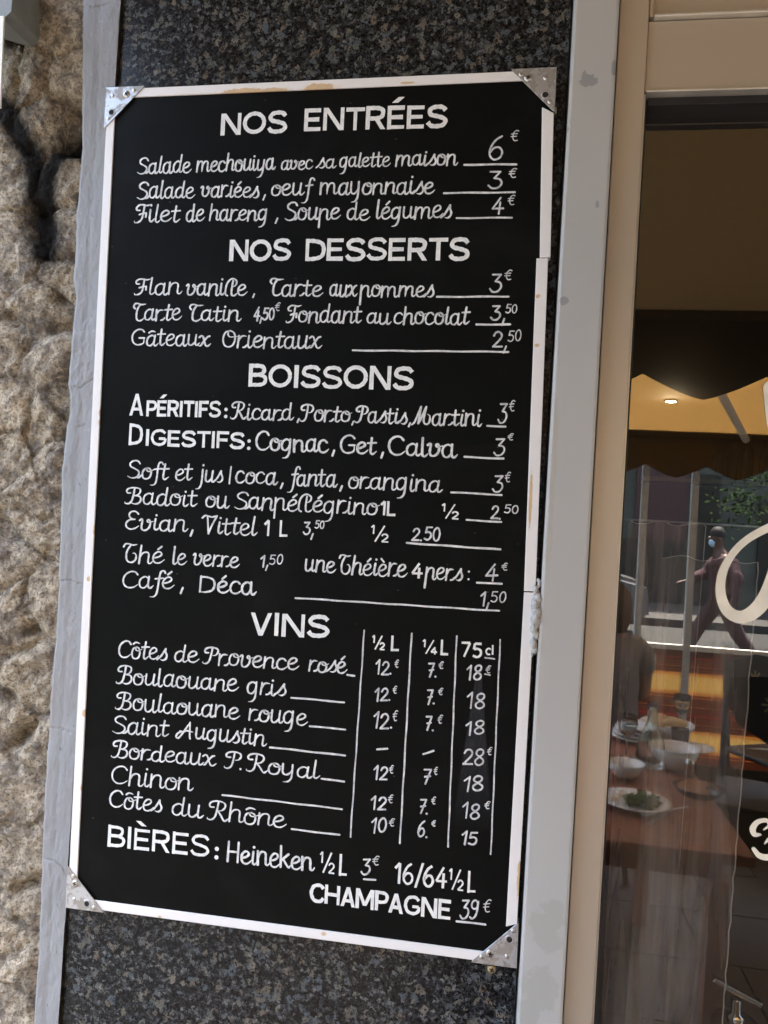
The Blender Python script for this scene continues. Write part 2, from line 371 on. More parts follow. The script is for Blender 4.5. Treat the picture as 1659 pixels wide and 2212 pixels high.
M['bark'] = plain('bark', (.08, .06, .045), .9)
M['leaf'] = plain('green_leaf', (.022, .04, .012), .9, 0, 5, .4, Specular_IOR_Level=.05)
M['car'] = plain('silver_car_paint', (.12, .12, .12), .3, .3)
s = NM('lamp_glow'); M['glow'] = s.fin((1, .9, .7), .5, 0, None, Emission_Color=(1, .82, .5, 1), Emission_Strength=25.0)
# ------------------------------------------------------------------ hand lettering: every glyph is a set of brush strokes
# r = smooth stroke (a ! ends a smooth run at a corner), d = diagonal bar cut flat, o = dot; x-height of the script = 10, capitals of the sans = 10
LOW = {
 'a': (9, "r 6,8.8 4,9.9 1.5,8 .7,4.4 1.6,1 3.8,.2 5.6,2.4 6.4,6|r 6.5,10! 6.3,3 7,.4 8.2,.4 9.8,2.6"),
 'c': (7.6, "r 6.6,8.2 4.8,9.9 2.2,9 .8,5.2 1.6,1.4 3.8,.1 6,.9 8,3"),
 'd': (9, "r 6,8.8 4,9.9 1.5,8 .7,4.4 1.6,1 3.8,.2 5.6,2.4 6.4,6|r 6.6,15.4! 6.3,3 7,.4 8.2,.4 9.8,2.6"),
 'e': (7.6, "r 1,4.4 4,5.4 6,7.4 5.4,9.5 3.4,9.8 1.4,7.6 .8,4 2,.8 4.4,.1 6.4,1.2 8.2,3.4"),
 'f': (5.8, "r 7.4,13.6 6.4,15.4 4.6,14.6 3.9,10 3.6,0 3,-4.4 1.4,-6.4 -.8,-6.4|r 1.4,8.6! 6.4,9.4!"),
 'g': (9, "r 6,8.8 4,9.9 1.5,8 .7,4.4 1.6,1 3.8,.2 5.6,2.4 6.4,6|r 6.6,10! 6.6,0 6,-4 4.4,-6.2 2,-6.8"),
 'h': (9, "r 1.2,15.4! 1,0!|r 1,5 2.6,8.8 5,9.9 6.6,8.4 6.7,4 6.8,1.4 7.6,.2 8.8,.8 9.8,2.6"),
 'i': (4.2, "r 1.4,10! 1.3,3 2,.4 3.2,.4 4.8,2.6|o 1.7,13.6"),
 'j': (4.6, "r 2.8,10! 2.8,0 2.2,-4 .6,-6.4 -1.8,-6.8|o 3,13.6"),
 'k': (8, "r 1.2,15.4! 1,0!|r 6.6,9.8! 1.2,4.6!|r 2.8,6 5.4,1.6 6.8,.2 8.2,1.8"),
 'l': (4.2, "r 1.6,15.4! 1.3,3 2,.4 3.2,.4 4.8,2.6"),
 'm': (14, "r 1,10! 1,0!|r 1,5 2.4,8.8 4.4,9.9 5.8,8.4 6,5 6,0!|r 6,5 7.4,8.8 9.4,9.9 11,8.4 11.2,4 11.4,1.4 12.2,.2 13.4,.8 14.6,2.6"),
 'n': (9, "r 1,10! 1,0!|r 1,5 2.6,8.8 5,9.9 6.6,8.4 6.7,4 6.8,1.4 7.6,.2 8.8,.8 9.8,2.6"),
 'o': (8, "r 4.2,9.9 1.8,8.8 .7,5 1.6,1.2 3.9,.1 6.2,1.4 7,5 6.2,8.6 4.2,9.9 3.4,8.8 4.2,7.2 6.2,7 8.6,8.6"),
 'p': (9, "r 1,10! .9,-6.6!|r 1,5 2.6,8.8 5,9.9 6.6,8.4 6.7,4 6.8,1.4 7.6,.2 8.8,.8 9.8,2.6"),
 'r': (7.2, "r 1,10! 1,0!|r 1,5.4 2.4,8.8 4.2,9.9 6.4,9.6|r 5,.2 6.4,.6 7.8,2.4"),
 's': (7, "r -.6,.6 2,3.6 5,10.4!|r 5,10.4! 5.2,8 6.6,4.6 6.2,1.6 4.2,.1 2.2,.6"),
 't': (6, "r 2.5,14.2! 2.2,3 3,.4 4.2,.4 6.2,2.6|r -.2,9.8! 5.6,10.2!"),
 'u': (9, "r 1,10! 1.1,3 2.2,.4 4,.4 5.6,2.4 6.4,5|r 6.5,10! 6.4,3 7,.4 8.2,.4 9.8,2.6"),
 'v': (8.6, "r 0,8.6 1.2,9.9 1.8,8.4 1.5,3 2.6,.3 4.8,.4 6.6,3 7,7 6,9.6 5,8.6 6,7.2 9,8.4"),
 'x': (8.8, "r 0,8.4 1.6,9.9 3,8.6 4.6,3 5.8,.5 7.2,.3 9.2,2.6|r 7.6,9.6 6,8.8 3.6,4.6 1.6,.6 0,.6"),
 'y': (9, "r 1,10! 1.1,3 2.2,.4 4,.4 5.6,2.4 6.4,5|r 6.6,10! 6.6,0 6,-4 4.4,-6.2 2,-6.8"),
 'L': (10, "r 2.8,.2 1.2,1.4 .8,5 1.4,11 3.6,15 6.4,15.8 8.8,13.6 8.6,10.4 6.8,8.6 5.2,8.4|r 6,14! 5.6,6 6,1.4 7.4,.2 8.8,.8 10.4,2.8"),
}
SCAP = {
 'S': (10.4, "r 9.2,12.6 7.4,14.9 4.2,14.9 2,12.6 2.6,10 5.6,8.2 8.4,6.2 8.8,3.2 6.8,.6 3.6,0 .6,1.6|r 7,.8 9,.6 10.6,2.4"),
 'F': (9, "r 2.8,10.2 .9,10.4 .4,12.6 2.4,14.8 5.4,14.8 7.6,14.2 10.4,15.2|r 5.8,14.6 5.4,8 4.8,3 3,.4 .4,-.2 -.2,1.2|r 2.8,6.6 5.2,7.6 7.4,7.8! 7.5,4.6!"),
 'T': (8.6, "r 1.2,10.6 0,12.4 .8,14.8 3,15.2 5.4,14.2 9.4,14.6|r 4.8,14.4! 3,10 2.6,5 3.2,1.4 5,.1 7,.6 9,2.6"),
 'U': (9.4, "r -.4,12.6 .6,14.8 3,15 5.6,14.2 8.2,14.8|r 4.2,14.4! 2,9 1.8,4 3,.8 5.6,0 7.8,2 8.2,5.4 7,7.6 5.8,7.4"),
 'G': (11.6, "r 10,12.6 8,14.8 5,14.8 2,12 .9,7.4 2,2.6 4.8,.2 8,.6 10,2.2 10.2,6.8!|r 10.4,6.8! 6.4,6.8!"),
 'O': (11, "r 5.2,14.6 2,12.8 .9,7.4 2.2,2 5.2,.1 8.4,2 9.6,7.4 8.4,12.6 5.2,14.6 4,12.4 5,9.6 7,9 11.6,9.8"),
 'R': (12, "r 3,10.4 1,10.4 .3,12.4 1.6,14.6 5,15.6 8.8,14.4 9.6,11.4 8,8.4 5,7.4!|r 5.4,14.8 5,8 4.2,2.6 2.4,.2 .2,.4 -.2,1.6|r 5.6,7.6! 7.8,4 9.4,.8 10.6,.2 12.6,2.6"),
 'P': (10.4, "r 3,10.4 1,10.4 .3,12.4 1.6,14.6 5,15.6 8.8,14.4 9.6,11.4 8.2,8.6 6.2,8|r 5.4,14.8 5,8 4.2,2.6 2.4,.2 .2,.4 -.2,1.6"),
 'B': (11.4, "r 3,10.4 1,10.4 .3,12.4 1.6,14.6 5,15.6 8.8,14.6 9.4,11.6 8,9 5.6,8.2!|r 5.6,8.2! 9.2,7.4 10.4,4.4 9.4,1.4 7,.1 4,1|r 5.4,14.8 5,8 4.2,2.6 2.4,.2 .2,.4 -.2,1.6"),
 'M': (14.6, "r -1,-.4 1.2,2.6 4.6,15!|r 4.6,15! 4,.8!|r 4,.8! 5.4,4 8.8,15!|r 8.8,15! 8,6 8.4,2 10,.2 12.2,1 13,4 12.4,7.4 10.4,8.8"),
 'C': (11, "r 9.8,12.2 7.8,14.7 4.8,14.7 2,12 .9,7.4 2,2.6 4.8,.2 8.2,.8 10.6,3.2"),
 'E': (9.6, "r 8.4,13 6.4,15 3.8,14.8 2.4,12.4 3.4,9.6 6.4,8.4!|r 6.4,8.4! 3,7.8 1,5 1.4,1.8 4,0 7,.8 9.4,3"),
 'V': (9.4, "r -1.2,13 .8,15 3,14.6 6,14 9.4,15.4|r 2.4,14.4! 4,0!|r 4,0! 6,7 9,14.8!"),
 'D': (12, "r 1.2,14.6! 1.2,.6!|r 1.2,14! 5,14 9,12 10.2,7.4 9,2.6 5,.6 1.2,.6!"),
 'A': (13.4, "r 3,6.2 .6,4 -.4,1 .8,-.4 2.8,1.6 9,15.4!|r 9,15.4! 9.8,3 10.4,0!|r 2,6.6 4.8,6 7,7.4 12,6.6"),
 'H': (10.6, "r 1.4,15! 1.2,0!|r 8.6,15! 8.6,0!|r 1.4,7.6! 8.6,7.6!"),
}
SAN = {
 'N': (9.4, "r 1,0! 1,10!|r 8,0! 8,10!|d 1.2,10 7.8,0"),
 'O': (10.4, "c 5,5 4.1,4.15"),
 'S': (8.8, "r 7.6,7.6 6.4,8.9 4.4,9.2 2.2,8.7 1.3,7.2 2,5.8 4.4,5.1 6.8,4.2 7.6,2.8 6.6,1.3 4.4,.8 2,1.1 .7,2.6"),
 'E': (7.8, "r 1,0! 1,10!|r 1,9.1! 7,9.1!|r 1,5.1! 6.4,5.1!|r 1,.9! 7,.9!"),
 'F': (7.4, "r 1,0! 1,10!|r 1,9.1! 7,9.1!|r 1,4.9! 6.2,4.9!"),
 'T': (8, "r .1,9.1! 7.7,9.1!|r 3.9,0! 3.9,9!"),
 'R': (8.6, "r 1,0! 1,10!|r 1,9.1! 4.6,9.1 6.6,8.4 7,6.9 6.4,5.3 4.4,4.7 1,4.7!|d 4.2,4.9 7.2,0"),
 'D': (9, "r 1,0! 1,10!|r 1,9.1! 4,9 7,7.9 7.9,5 7,2.1 4,1 1,.9!"),
 'B': (8.4, "r 1,0! 1,10!|r 1,9.1! 4.4,9.1 6.2,8.5 6.6,7.1 5.8,5.7 4,5.2 1,5.2!|r 1,5.2! 4.6,5.2 6.8,4.4 7.3,3 6.6,1.5 4.6,.9 1,.9!"),
 'I': (3, "r 1.3,0! 1.3,10!"),
 'A': (8.6, "d 4.2,10 1,0|d 4.2,10 7.4,0|r 2,3! 6.4,3!"),
 'P': (7.8, "r 1,0! 1,10!|r 1,9.1! 4.6,9.1 6.4,8.4 6.9,6.8 6.2,5.1 4.2,4.4 1,4.4!"),
 'G': (9.8, "r 8.4,7.6 6.8,9 4.8,9.2 2.2,8.2 1,5 2.2,1.8 4.8,.8 7,1.2 8.4,2.6 8.5,4.5!|r 4.9,4.4! 8.5,4.4!"),
 'C': (8.8, "r 8,7.6 6.6,9 4.6,9.2 2.2,8.2 1,5 2.2,1.8 4.6,.8 6.8,1.2 8.2,2.8"),
 'L': (7, "r 1,0! 1,10!|r 1,.8! 6.4,.8!"),
 'V': (8.6, "d .9,10 4.1,0|d 7.3,10 4.1,0"),
 'H': (9.4, "r 1,0! 1,10!|r 8,0! 8,10!|r 1,5.1! 8,5.1!"),
 'M': (11, "r 1,0! 1,10!|r 9.6,0! 9.6,10!|d 1.2,10 5.3,1.6|d 9.4,10 5.3,1.6"),
 ':': (3, "o 1.4,1.2|o 1.4,7.6"), '/': (4.6, "d 4.4,10.6 .6,-.8"),
 'c': (6.6, "r 5.4,8 3.4,9.6 1.2,7 1,4 2.4,.9 5,1.2"), 'l': (3, "r .6,15! .8,1!"),
}
DIG = {
 '0': (7, "r 3.4,9.6 1.4,8 .8,4.6 1.8,1.4 3.4,.5 5,1.6 5.8,5 5,8.4 3.4,9.6!"),
 '1': (4.4, "r .2,7.2! 2.8,9.8!|r 2.8,9.8! 2.6,.2!"),
 '2': (7, "r .8,7.4 1.8,9.2 3.8,9.6 5.4,8 5,5.6 .8,.7!|r .8,.7! 6.2,.7!"),
 '3': (7, "r .8,9.3! 5,9.3! 2.6,5.9!|r 2.6,5.9! 5,5.2 5.8,3 4.4,.8 2,.5 .4,2"),
 '4': (7.4, "r 4.6,9.8! .6,3.2! 6.6,3.4!|r 4.6,7! 4.4,.1!"),
 '5': (7, "r 5.8,9.3! 1.8,9.3! 1.3,5.6!|r 1.3,5.6! 3.6,6 5.5,4.6 5.4,2 3.4,.5 .8,1.4"),
 '6': (7, "r 5,9.7 2.6,8 .9,4.8 1,2 2.8,.4 5,1.2 5.7,3.4 4.4,5.2 2.4,5 1,3.4"),
 '7': (7, "r .6,9.3! 5.8,9.3! 2.4,.2!|r 1.6,4.7! 5.6,5.1!"),
 '8': (7, "r 3.2,5.3 1.2,6.8 1.4,8.8 3.2,9.7 5,8.8 4.9,6.8 3.2,5.3 1,3.4 1.2,1.4 3.2,.4 5.4,1.4 5.5,3.4 3.2,5.3!"),
 '9': (7, "r 5.2,8.2 3.4,9.7 1.4,8.6 1.2,6.4 2.8,5.2 4.8,6 5.4,9!|r 5.4,9! 5,4 3.8,1.2 1.8,.2 .4,1"),
 '€': (6, "r 5.4,9.4 3.6,9.9 2,8.2 1.4,5.4 1.8,2.2 3.2,.5 5.2,.9|r 0,6.6! 4.6,7!|r 0,4.2! 4.2,4.6!"),
 ',': (3, "r 1.6,1.6! .6,-2.4!"), '.': (2.8, "o 1,.6"),
}
ACC = {'é': ('e', "r 3.4,12! 5.6,14.6!"), 'è': ('e', "r 2,14.6! 4.2,12!"), 'ô': ('o', "r 1.2,12.4 2.8,13.8 4.4,13.8 6.4,13"), 'â': ('a', "r 1.4,12.4 3,13.8 4.6,13.8 6.4,13"),
       'ë': ('e', "o 2,13|o 5.2,13.2"), 'ï': ('i', "o 0,13.2|o 3.2,13.4"), 'É': ('E', "d 5.6,13.6 3,11.2"), 'È': ('E', "d 1.8,13.4 4.4,11.2")}
def shift(st, dx, dy=0, k=1, kx=None):
    kx = kx or k; out = []
    for part in st.split('|'):
        t = part.split(); o = [t[0]]
        for j, p in enumerate(t[1:]):
            b = '!' if p.endswith('!') else ''; x, y = map(float, p.rstrip('!').split(','))
            if t[0] == 'c' and j == 1: o.append('%g,%g' % (x*kx, y*k))
            else: o.append('%g,%g%s' % (x*kx+dx, y*k+dy, b))
        out.append(' '.join(o))
    return '|'.join(out)
def frac(b): return (11.4, shift(DIG['1'][1], 0, 4.6, .54, .6)+"|r 8,9.8! 2.6,.2!|"+shift(DIG[b][1], 6, 0, .5, .72))
def glyph(ch, style):
    if style in 'SB':
        if ch in ACC and ACC[ch][0] in LOW: a = LOW[ACC[ch][0]]; return a[0], a[1]+'|'+ACC[ch][1]
        if ch in ',': return 3, "r 2,1.8! .6,-2.8!"
        if ch == '.': return 3, "o 1,1"
        if ch in LOW and ch != 'L': return LOW[ch]
        if ch == 'L': return LOW['L']
        return SCAP[ch]
    if ch == '½': return frac('2')
    if ch == '¼': return frac('4')
    if ch in ACC: a = SAN[ACC[ch][0]]; return a[0], a[1]+'|'+ACC[ch][1]
    if ch in DIG:
        w_, g = DIG[ch]
        if style == 'Q' and ch == '7': g = g.split('|')[0]
        if ch == ',' and style == 'M': return 2.2, g
        return w_, g
    return SAN[ch]
def cat_rom(P, n=5):
    if len(P) < 3: return P
    Q = [2*P[0]-P[1]]+P+[2*P[-1]-P[-2]]
    if (P[0]-P[-1]).length < 1e-6: Q[0] = P[-2]; Q[-1] = P[1]
    out = []
    for i in range(1, len(Q)-2):
        a, b, c_, d = Q[i-1:i+3]
        for k in range(n):
            t = k/n; out.append(.5*((2*b)+(c_-a)*t+(2*a-5*b+4*c_-d)*t*t+(3*b-a-3*c_+d)*t**3))
    return out+[P[-1]]
LZ = [0]
def stroke(V, Fc, pts, wid, y, round_, taper=False, brush=False):
    """pts are Vector2 in mm; writes a ribbon into V,Fc"""
    LZ[0] += 1; yy = y-(LZ[0] % 9)*.00003
    n = len(pts); L = []; Rr = []
    lens = [0]
    for a, b in zip(pts, pts[1:]): lens.append(lens[-1]+(b-a).length)
    tot = lens[-1] or 1
    for i, p in enumerate(pts):
        d = (pts[min(i+1, n-1)]-pts[max(i-1, 0)])
        if d.length < 1e-9: d = Vector((1, 0))
        d.normalize(); nn = Vector((-d.y, d.x)); ww = wid/2
        if brush: ww *= .74+.30*abs(d.y+.25*d.x)
        ww *= (1+.09*math.sin(lens[i]*.9+LZ[0]*2.1))*(1+.07*math.sin(LZ[0]*1.7))
        if taper and lens[i] > tot*.8: ww *= 1-.6*(lens[i]-tot*.8)/(tot*.2)
        L.append(p+nn*ww); Rr.append(p-nn*ww)
    b0 = len(V)
    for p in L+Rr: V.append((p.x*.001, yy, p.y*.001))
    for i in range(n-1): Fc.append((b0+i, b0+n+i, b0+n+i+1, b0+i+1))
    if round_:
        for e, s_ in ((0, -1), (n-1, 1)):
            d = (pts[min(1, n-1)]-pts[0]) if e == 0 else (pts[-1]-pts[-2])
            if d.length < 1e-9: continue
            d.normalize(); d *= s_; c_ = pts[e]; r_ = (L[e]-c_).length; nn = Vector((-d.y, d.x)); b1 = len(V)
            for k in range(7):
                t = math.pi*k/6; q = c_+nn*(math.cos(t)*r_)+d*(math.sin(t)*r_); V.append((q.x*.001, yy-.00001, q.y*.001))
            Fc.append(tuple(range(b1, b1+7)))
def letter_mesh(text, style, x0, z0, x1, z1, h, pen, y):
    """text from (x0,z0) to (x1,z1) in mm, h = x-height (script) or capital height"""
    gs = [glyph(c_, style) for c_ in text]; tot = sum(g[0] for g in gs)
    small = text in (',', '.', ':')
    A = Vector((x0, z0)); B = Vector((x1, z1)); u = (B-A).length; ex = (B-A)/u; ez = Vector((0, 1))
    scr = style in 'SB' and not small; sx = u/(tot+(.1 if scr else 0)); sy = h/10
    if small: sx = sy
    slant = .07 if style in 'SM' else 0.0
    V = []; Fc = []; px = (-.7 if text[0] != 's' else .5) if scr else 0; round_ = style in 'SBM'
    pw = pen
    for gi, (w_, g) in enumerate(gs):
        jit = .25*math.sin(gi*2.3+x0) if style == 'S' else 0
        jy = (.42 if style in 'SBM' else .12)*math.sin(gi*3.7+x0*.7+z0) if not small else 0; js = 1+(.05 if style in 'SBM' else .015)*math.sin(gi*5.1+z0) if not small else 1; jr = .035*math.sin(gi*2.9+x1) if style in 'SBM' and not small else 0
        def tr(x, y_): return A+ex*((x+px)*sx+(slant+jr)*y_*sy)+ez*((y_*js+jy)*sy)
        for part in g.split('|'):
            tk = part.split(); kind = tk[0]
            if kind == 'o':
                x, y_ = map(float, tk[1].split(',')); c_ = tr(x, y_); LZ[0] += 1; b = len(V)
                r_ = pw*(.62 if style != 'J' else .7)
                for k in range(10): V.append(((c_.x+r_*math.cos(k*.6283))*.001, y-(LZ[0] % 9)*.00003, (c_.y+r_*math.sin(k*.6283))*.001))
                Fc.append(tuple(range(b, b+10))); continue
            if kind == 'c':
                cx, cy = map(float, tk[1].split(',')); rx, ry = map(float, tk[2].split(','))
                pts = [tr(cx+rx*math.cos(t*.2618), cy+ry*math.sin(t*.2618)) for t in range(25)]
                stroke(V, Fc, pts, pw, y, False); continue
            raw = [(tuple(map(float, p.rstrip('!').split(','))), p.endswith('!')) for p in tk[1:]]
            if kind == 'd':
                (a, _), (b, _) = raw; a = tr(*a); b = tr(*b); ang = abs((b-a).normalized().y) or 1
                hw = pw/2/ang*1.02; LZ[0] += 1; yy = y-(LZ[0] % 9)*.00003; k = len(V)
                for p in (a-ex*hw, a+ex*hw, b+ex*hw, b-ex*hw): V.append((p.x*.001, yy, p.y*.001))
                Fc.append((k, k+1, k+2, k+3)); continue
            runs = []; cur = []
            for (p, corner) in raw:
                cur.append(tr(*p))
                if corner and len(cur) > 1:
                    runs.append(cur); cur = [tr(*p)]
                elif corner: cur = [tr(*p)]
            if len(cur) > 1: runs.append(cur)
            for r_ in runs:
                pts = cat_rom(r_)
                stroke(V, Fc, pts, pw, y, round_, taper=(style in 'SB' and len(r_) > 3), brush=(style in 'SB'))
        px += w_
    me = bpy.data.meshes.new('lettering'); me.from_pydata(V, [], Fc); me.update(); return me
# ------------------------------------------------------------------ rubble stone wall on the left
def q2(x, y, Y=.02): a = at(x*.9357, y*.9357, Y); return (a.x, a.z)
seeds = [(110, 55), (19, 173), (66, 165), (146, 175), (108, 255), (155, 306), (24, 407), (140, 410), (32, 575), (95, 529), (146, 529), (85, 711), (142, 635), (8, 790), (98, 830), (141, 905),
         (22, 930), (89, 975), (19, 1060), (75, 1130), (118, 1078), (60, 1215), (20, 1290), (30, 1420), (88, 1396), (58, 1564), (12, 1690), (38, 1829), (75, 1740), (36, 1997), (20, 2180), (52, 2250), (60, 2120), (20, 2330)]
S = [q2(*p) for p in seeds]; deep = {5: .030, 9: .020, 15: .012}; nvis = len(S)
rg = random.Random(5)
for i in range(90):
    x = rg.uniform(-1.5, -.42); z = rg.uniform(.3, 2.75)
    if x > -.475 and .87 < z < 2.25: continue
    if all((x-a)**2+((z-b)*1.3)**2 > .0075 for a, b in S): S.append((x, z))
S = np.array(S)
xs = np.concatenate([np.arange(-1.5, -.50, .007), np.arange(-.50, -.325, .0019)]); zs = np.arange(.35, 2.72, .0022)
GX, GZ = np.meshgrid(xs, zs)
wx = GX+fbm(GX, GZ, .05, 4, 1)*.016; wz = GZ+fbm(GX, GZ, .05, 4, 9)*.016
D1 = np.full(GX.shape, 9.); D2 = np.full(GX.shape, 9.); ID = np.zeros(GX.shape, int)
for i, (a, b) in enumerate(S):
    d = np.hypot(wx-a, (wz-b)*(.8 if i % 3 else 1.0)); nw = d < D1
    D2 = np.where(nw, D1, np.minimum(D2, d)); ID = np.where(nw, i, ID); D1 = np.where(nw, d, D1)
edge = (D2-D1)/2
joint = .0035+.0025*fbm(GX, GZ, .09, 2, 4)
tl = np.array([[rg.uniform(-.16, .16), rg.uniform(-.14, .14), rg.uniform(-.003, .006)] for _ in S])
pil = np.clip((edge-joint)/.013, 0, 1); pil = 1-(1-pil)**2.2
g_ = np.clip(fbm(GX, GZ, .07, 3, 51)*2.2+.55, .12, 1); pil = 1-(1-pil)*g_
dx = GX-S[ID, 0]; dz = GZ-S[ID, 1]
H = .004*np.clip(edge/.006, 0, 1)-.004+pil*(.0055+tl[ID, 2]+tl[ID, 0]*dx+tl[ID, 1]*dz)
H += fbm(GX, GZ, .05, 5, 2)*.010+np.abs(fbm(GX, GZ, .035, 5, 6))*-.010+fbm(GX, GZ, .007, 3, 8)*.0011
H -= np.clip(fbm(GX, GZ, .05, 3, 12)+.0, 0, 1)*.035*(1-pil)
H += fbm(GX, GZ, .012, 4, 18)*.0022
for k, v in deep.items(): H -= (ID == k)*v*np.clip(edge/.008, 0, 1)
lp = [(-50, 176), (0, 172), (160, 172), (330, 170), (480, 158), (560, 156), (600, 152), (640, 158), (740, 148), (800, 143), (830, 140), (850, 145), (890, 145), (915, 139), (960, 133), (1020, 128), (1100, 124), (1230, 122), (1330, 117), (1500, 104), (1640, 95), (1800, 86), (2000, 80), (2212, 68), (2300, 66)]
L_ = [at(x, y, .012) for y, x in lp]
lim = np.interp(-GZ, [-a.z for a in L_], [a.x for a in L_])
kk = np.clip((GX-lim+.012)/.012, 0, 1); H = H*(1-kk)+np.minimum(H, .001)*kk
YW = .026-H
cellID = ID[:-1, :-1]; cellst = (edge[:-1, :-1] > joint[:-1, :-1]*1.0)
sw = empty('stone_wall', (-.9, .03, 0), 'rough beige rubble stone wall with pale mortar and a black sprayed mark', 'stone wall')
def unparent_off(o, p): o.parent = p; o.matrix_parent_inverse = Matrix.Translation(-p.location)
nsh = 0
for i in range(len(S)):
    mk = cellst & (cellID == i)
    if mk.sum() < 30: continue
    o = grid('stone', GX, YW, GZ, M['stone'], None, mk); unparent_off(o, sw)
o = grid('mortar', GX, YW, GZ, M['mortar'], None, ~cellst); unparent_off(o, sw); tag(o, kind='stuff')
o = nbox('wall_core', (-1.5, -.33, .06, .4, 0, 5.2), M['mortar']); unparent_off(o, sw)
o = nbox('wall_base', (-1.5, -.33, .02, .06, 0, .36), M['mortar']); unparent_off(o, sw)
o = nbox('wall_top', (-1.5, -.33, .02, .06, 2.71, 5.2), M['mortar']); unparent_off(o, sw)

# grey painted render band with cracks, between the stones and the granite
zz = np.arange(.3, 2.75, .0016); nn = 56
lp = [(-50, 176), (0, 172), (160, 172), (330, 170), (480, 158), (560, 156), (600, 152), (640, 158), (740, 148), (800, 143), (830, 140), (850, 145), (890, 145), (915, 139), (960, 133), (1020, 128), (1100, 124), (1230, 122), (1330, 117), (1500, 104), (1640, 95), (1800, 86), (2000, 80), (2212, 68), (2300, 66)]
L_ = [at(x, y, .012) for y, x in lp]
le = np.interp(-zz, [-a.z for a in L_], [a.x for a in L_])+fbm(zz, zz*0, .02, 4, 3)*.0022
re_ = np.full_like(zz, -.3035)+fbm(zz, zz*0+5, .05, 3, 5)*.0006
T_ = np.linspace(0, 1, nn)[None, :]; RX = le[:, None]*(1-T_)+re_[:, None]*T_; RZ = np.repeat(zz[:, None], nn, 1)
prof = np.interp(T_[0], [0, .03, .12, .35, .5, .62, .8, 1], [-.004, .0085, .0116, .0122, .0116, .0124, .0129, .013])[None, :]
RH = prof+fbm(RX, RZ*.5, .03, 4, 21)*.0022+fbm(RX*2.2, RZ, .006, 3, 30)*.0004
rough_zone = np.clip(1-np.abs(RZ-at(180, 760, .01).z)/.13, 0, 1)
RH += rough_zone*fbm(RX*1.5, RZ, .008, 3, 33)*.0010
def crack(pts, wdt, dep):
    global RH
    P_ = [at(x, y, .013) for x, y in pts]; dmin = np.full(RX.shape, 9.)
    wob = fbm(RX, RZ, .012, 3, 40)*.0022
    for a, b in zip(P_, P_[1:]):
        ux, uz = b.x-a.x, b.z-a.z; t = np.clip(((RX-a.x)*ux+(RZ+wob-a.z)*uz)/(ux*ux+uz*uz), 0, 1)
        dmin = np.minimum(dmin, np.hypot(RX-a.x-t*ux, RZ+wob-a.z-t*uz))
    RH = RH-np.clip(1-dmin/wdt, 0, 1)*dep
for c_ in [[(148, 832), (172, 836), (195, 822), (215, 806), (232, 798)], [(140, 918), (165, 922), (185, 915)], [(118, 1254), (150, 1256), (172, 1262), (190, 1268)],
           [(98, 1576), (130, 1574), (150, 1580), (178, 1588)], [(85, 1855), (118, 1862), (135, 1875), (142, 1890)], [(172, 12), (200, 14), (240, 8)], [(195, 850), (228, 836)]]: crack(c_, .0010, .0018)
grs = empty('render_band', (-.33, .02, 0), 'vertical band of grey painted render with hairline cracks between stones and granite', 'render band')
o = grid('render_face', RX, .026-RH, RZ, M['render']); unparent_off(o, grs)
# side return so the band has thickness
SX = np.stack([le, le-.002, le-.002], 1); SY = np.stack([.026-RH[:, 0], .026-RH[:, 0]+.006, np.full_like(le, .05)], 1); SZ = np.repeat(zz[:, None], 3, 1)
o = grid('render_edge', SX[:, ::-1], SY[:, ::-1], SZ[:, ::-1], M['render']); unparent_off(o, grs)
bm = bmesh.new(); t = [at(186, 1500, .011), at(188, 1540, .011), at(191, 1524, .011)]
bm.faces.new([bm.verts.new(p) for p in t[::-1]]); o = obj('teal_fleck', bm, plain('teal_paint', (.02, .16, .22), .5)); unparent_off(o, grs)

# facade behind: granite slabs, masonry behind them and above the window
fac_ = empty('shop_facade', (0, .4, 0), 'plain masonry of the shopfront behind the granite and above the window', 'facade', kind='structure')
for b in ((-.33, .395, .055, .4, 0, 5.2), (.395, 5.5, .06, .4, 2.9, 5.2), (3.6, 5.5, .06, .4, 0, 2.9), (.395, 3.6, .06, .4, 0, .22)):
    o = nbox('wall', b, M['facade']); unparent_off(o, fac_)
gp = empty('granite_cladding', (0, .03, 0), 'polished dark blue-grey speckled granite cladding above and below the menu board', 'granite panel')
for z0, z1 in ((.0, 1.4985), (1.5, 2.9)):
    o = nbox('slab', (-.3025, .309, .020, .045, z0, z1), M['granite'], None, .0008); unparent_off(o, gp)

# grey jamb
jm = empty('door_jamb', (.338, 0, 0), 'tall grey enamelled metal jamb with chipped paint beside the window frame', 'jamb')
o = nbox('jamb_face', (.3115, .3655, -.012, .060, 0, 2.9), M['jamb'], None, .0035); unparent_off(o, jm)
bm = bmesh.new()
sp_ = at(1158, 1335, -.010)
for k in range(34):
    t = k/33; z = sp_.z+.046-.092*t; r_ = (.0050+.0020*math.sin(k*1.9)+.0012*math.sin(k*4.1))*(.45+.7*math.sin(math.pi*t))
    tm = bmesh.new(); bmesh.ops.create_icosphere(tm, subdivisions=2, radius=1)
    for v in tm.verts:
        n_ = 1+.18*math.sin(v.co.x*5+k)*math.cos(v.co.z*4+k*2); v.co = Vector((v.co.x*r_*.8, v.co.y*r_, v.co.z*r_*1.2))*n_; 
    for f in tm.faces: f.smooth = True
    merge(bm, tm, Matrix.Translation((sp_.x+.0022*math.sin(k*1.1), -.006+.002*math.cos(k), z)))
obj('silicone_blob', bm, M['silicone'], jm).matrix_parent_inverse = Matrix.Translation(-jm.location)

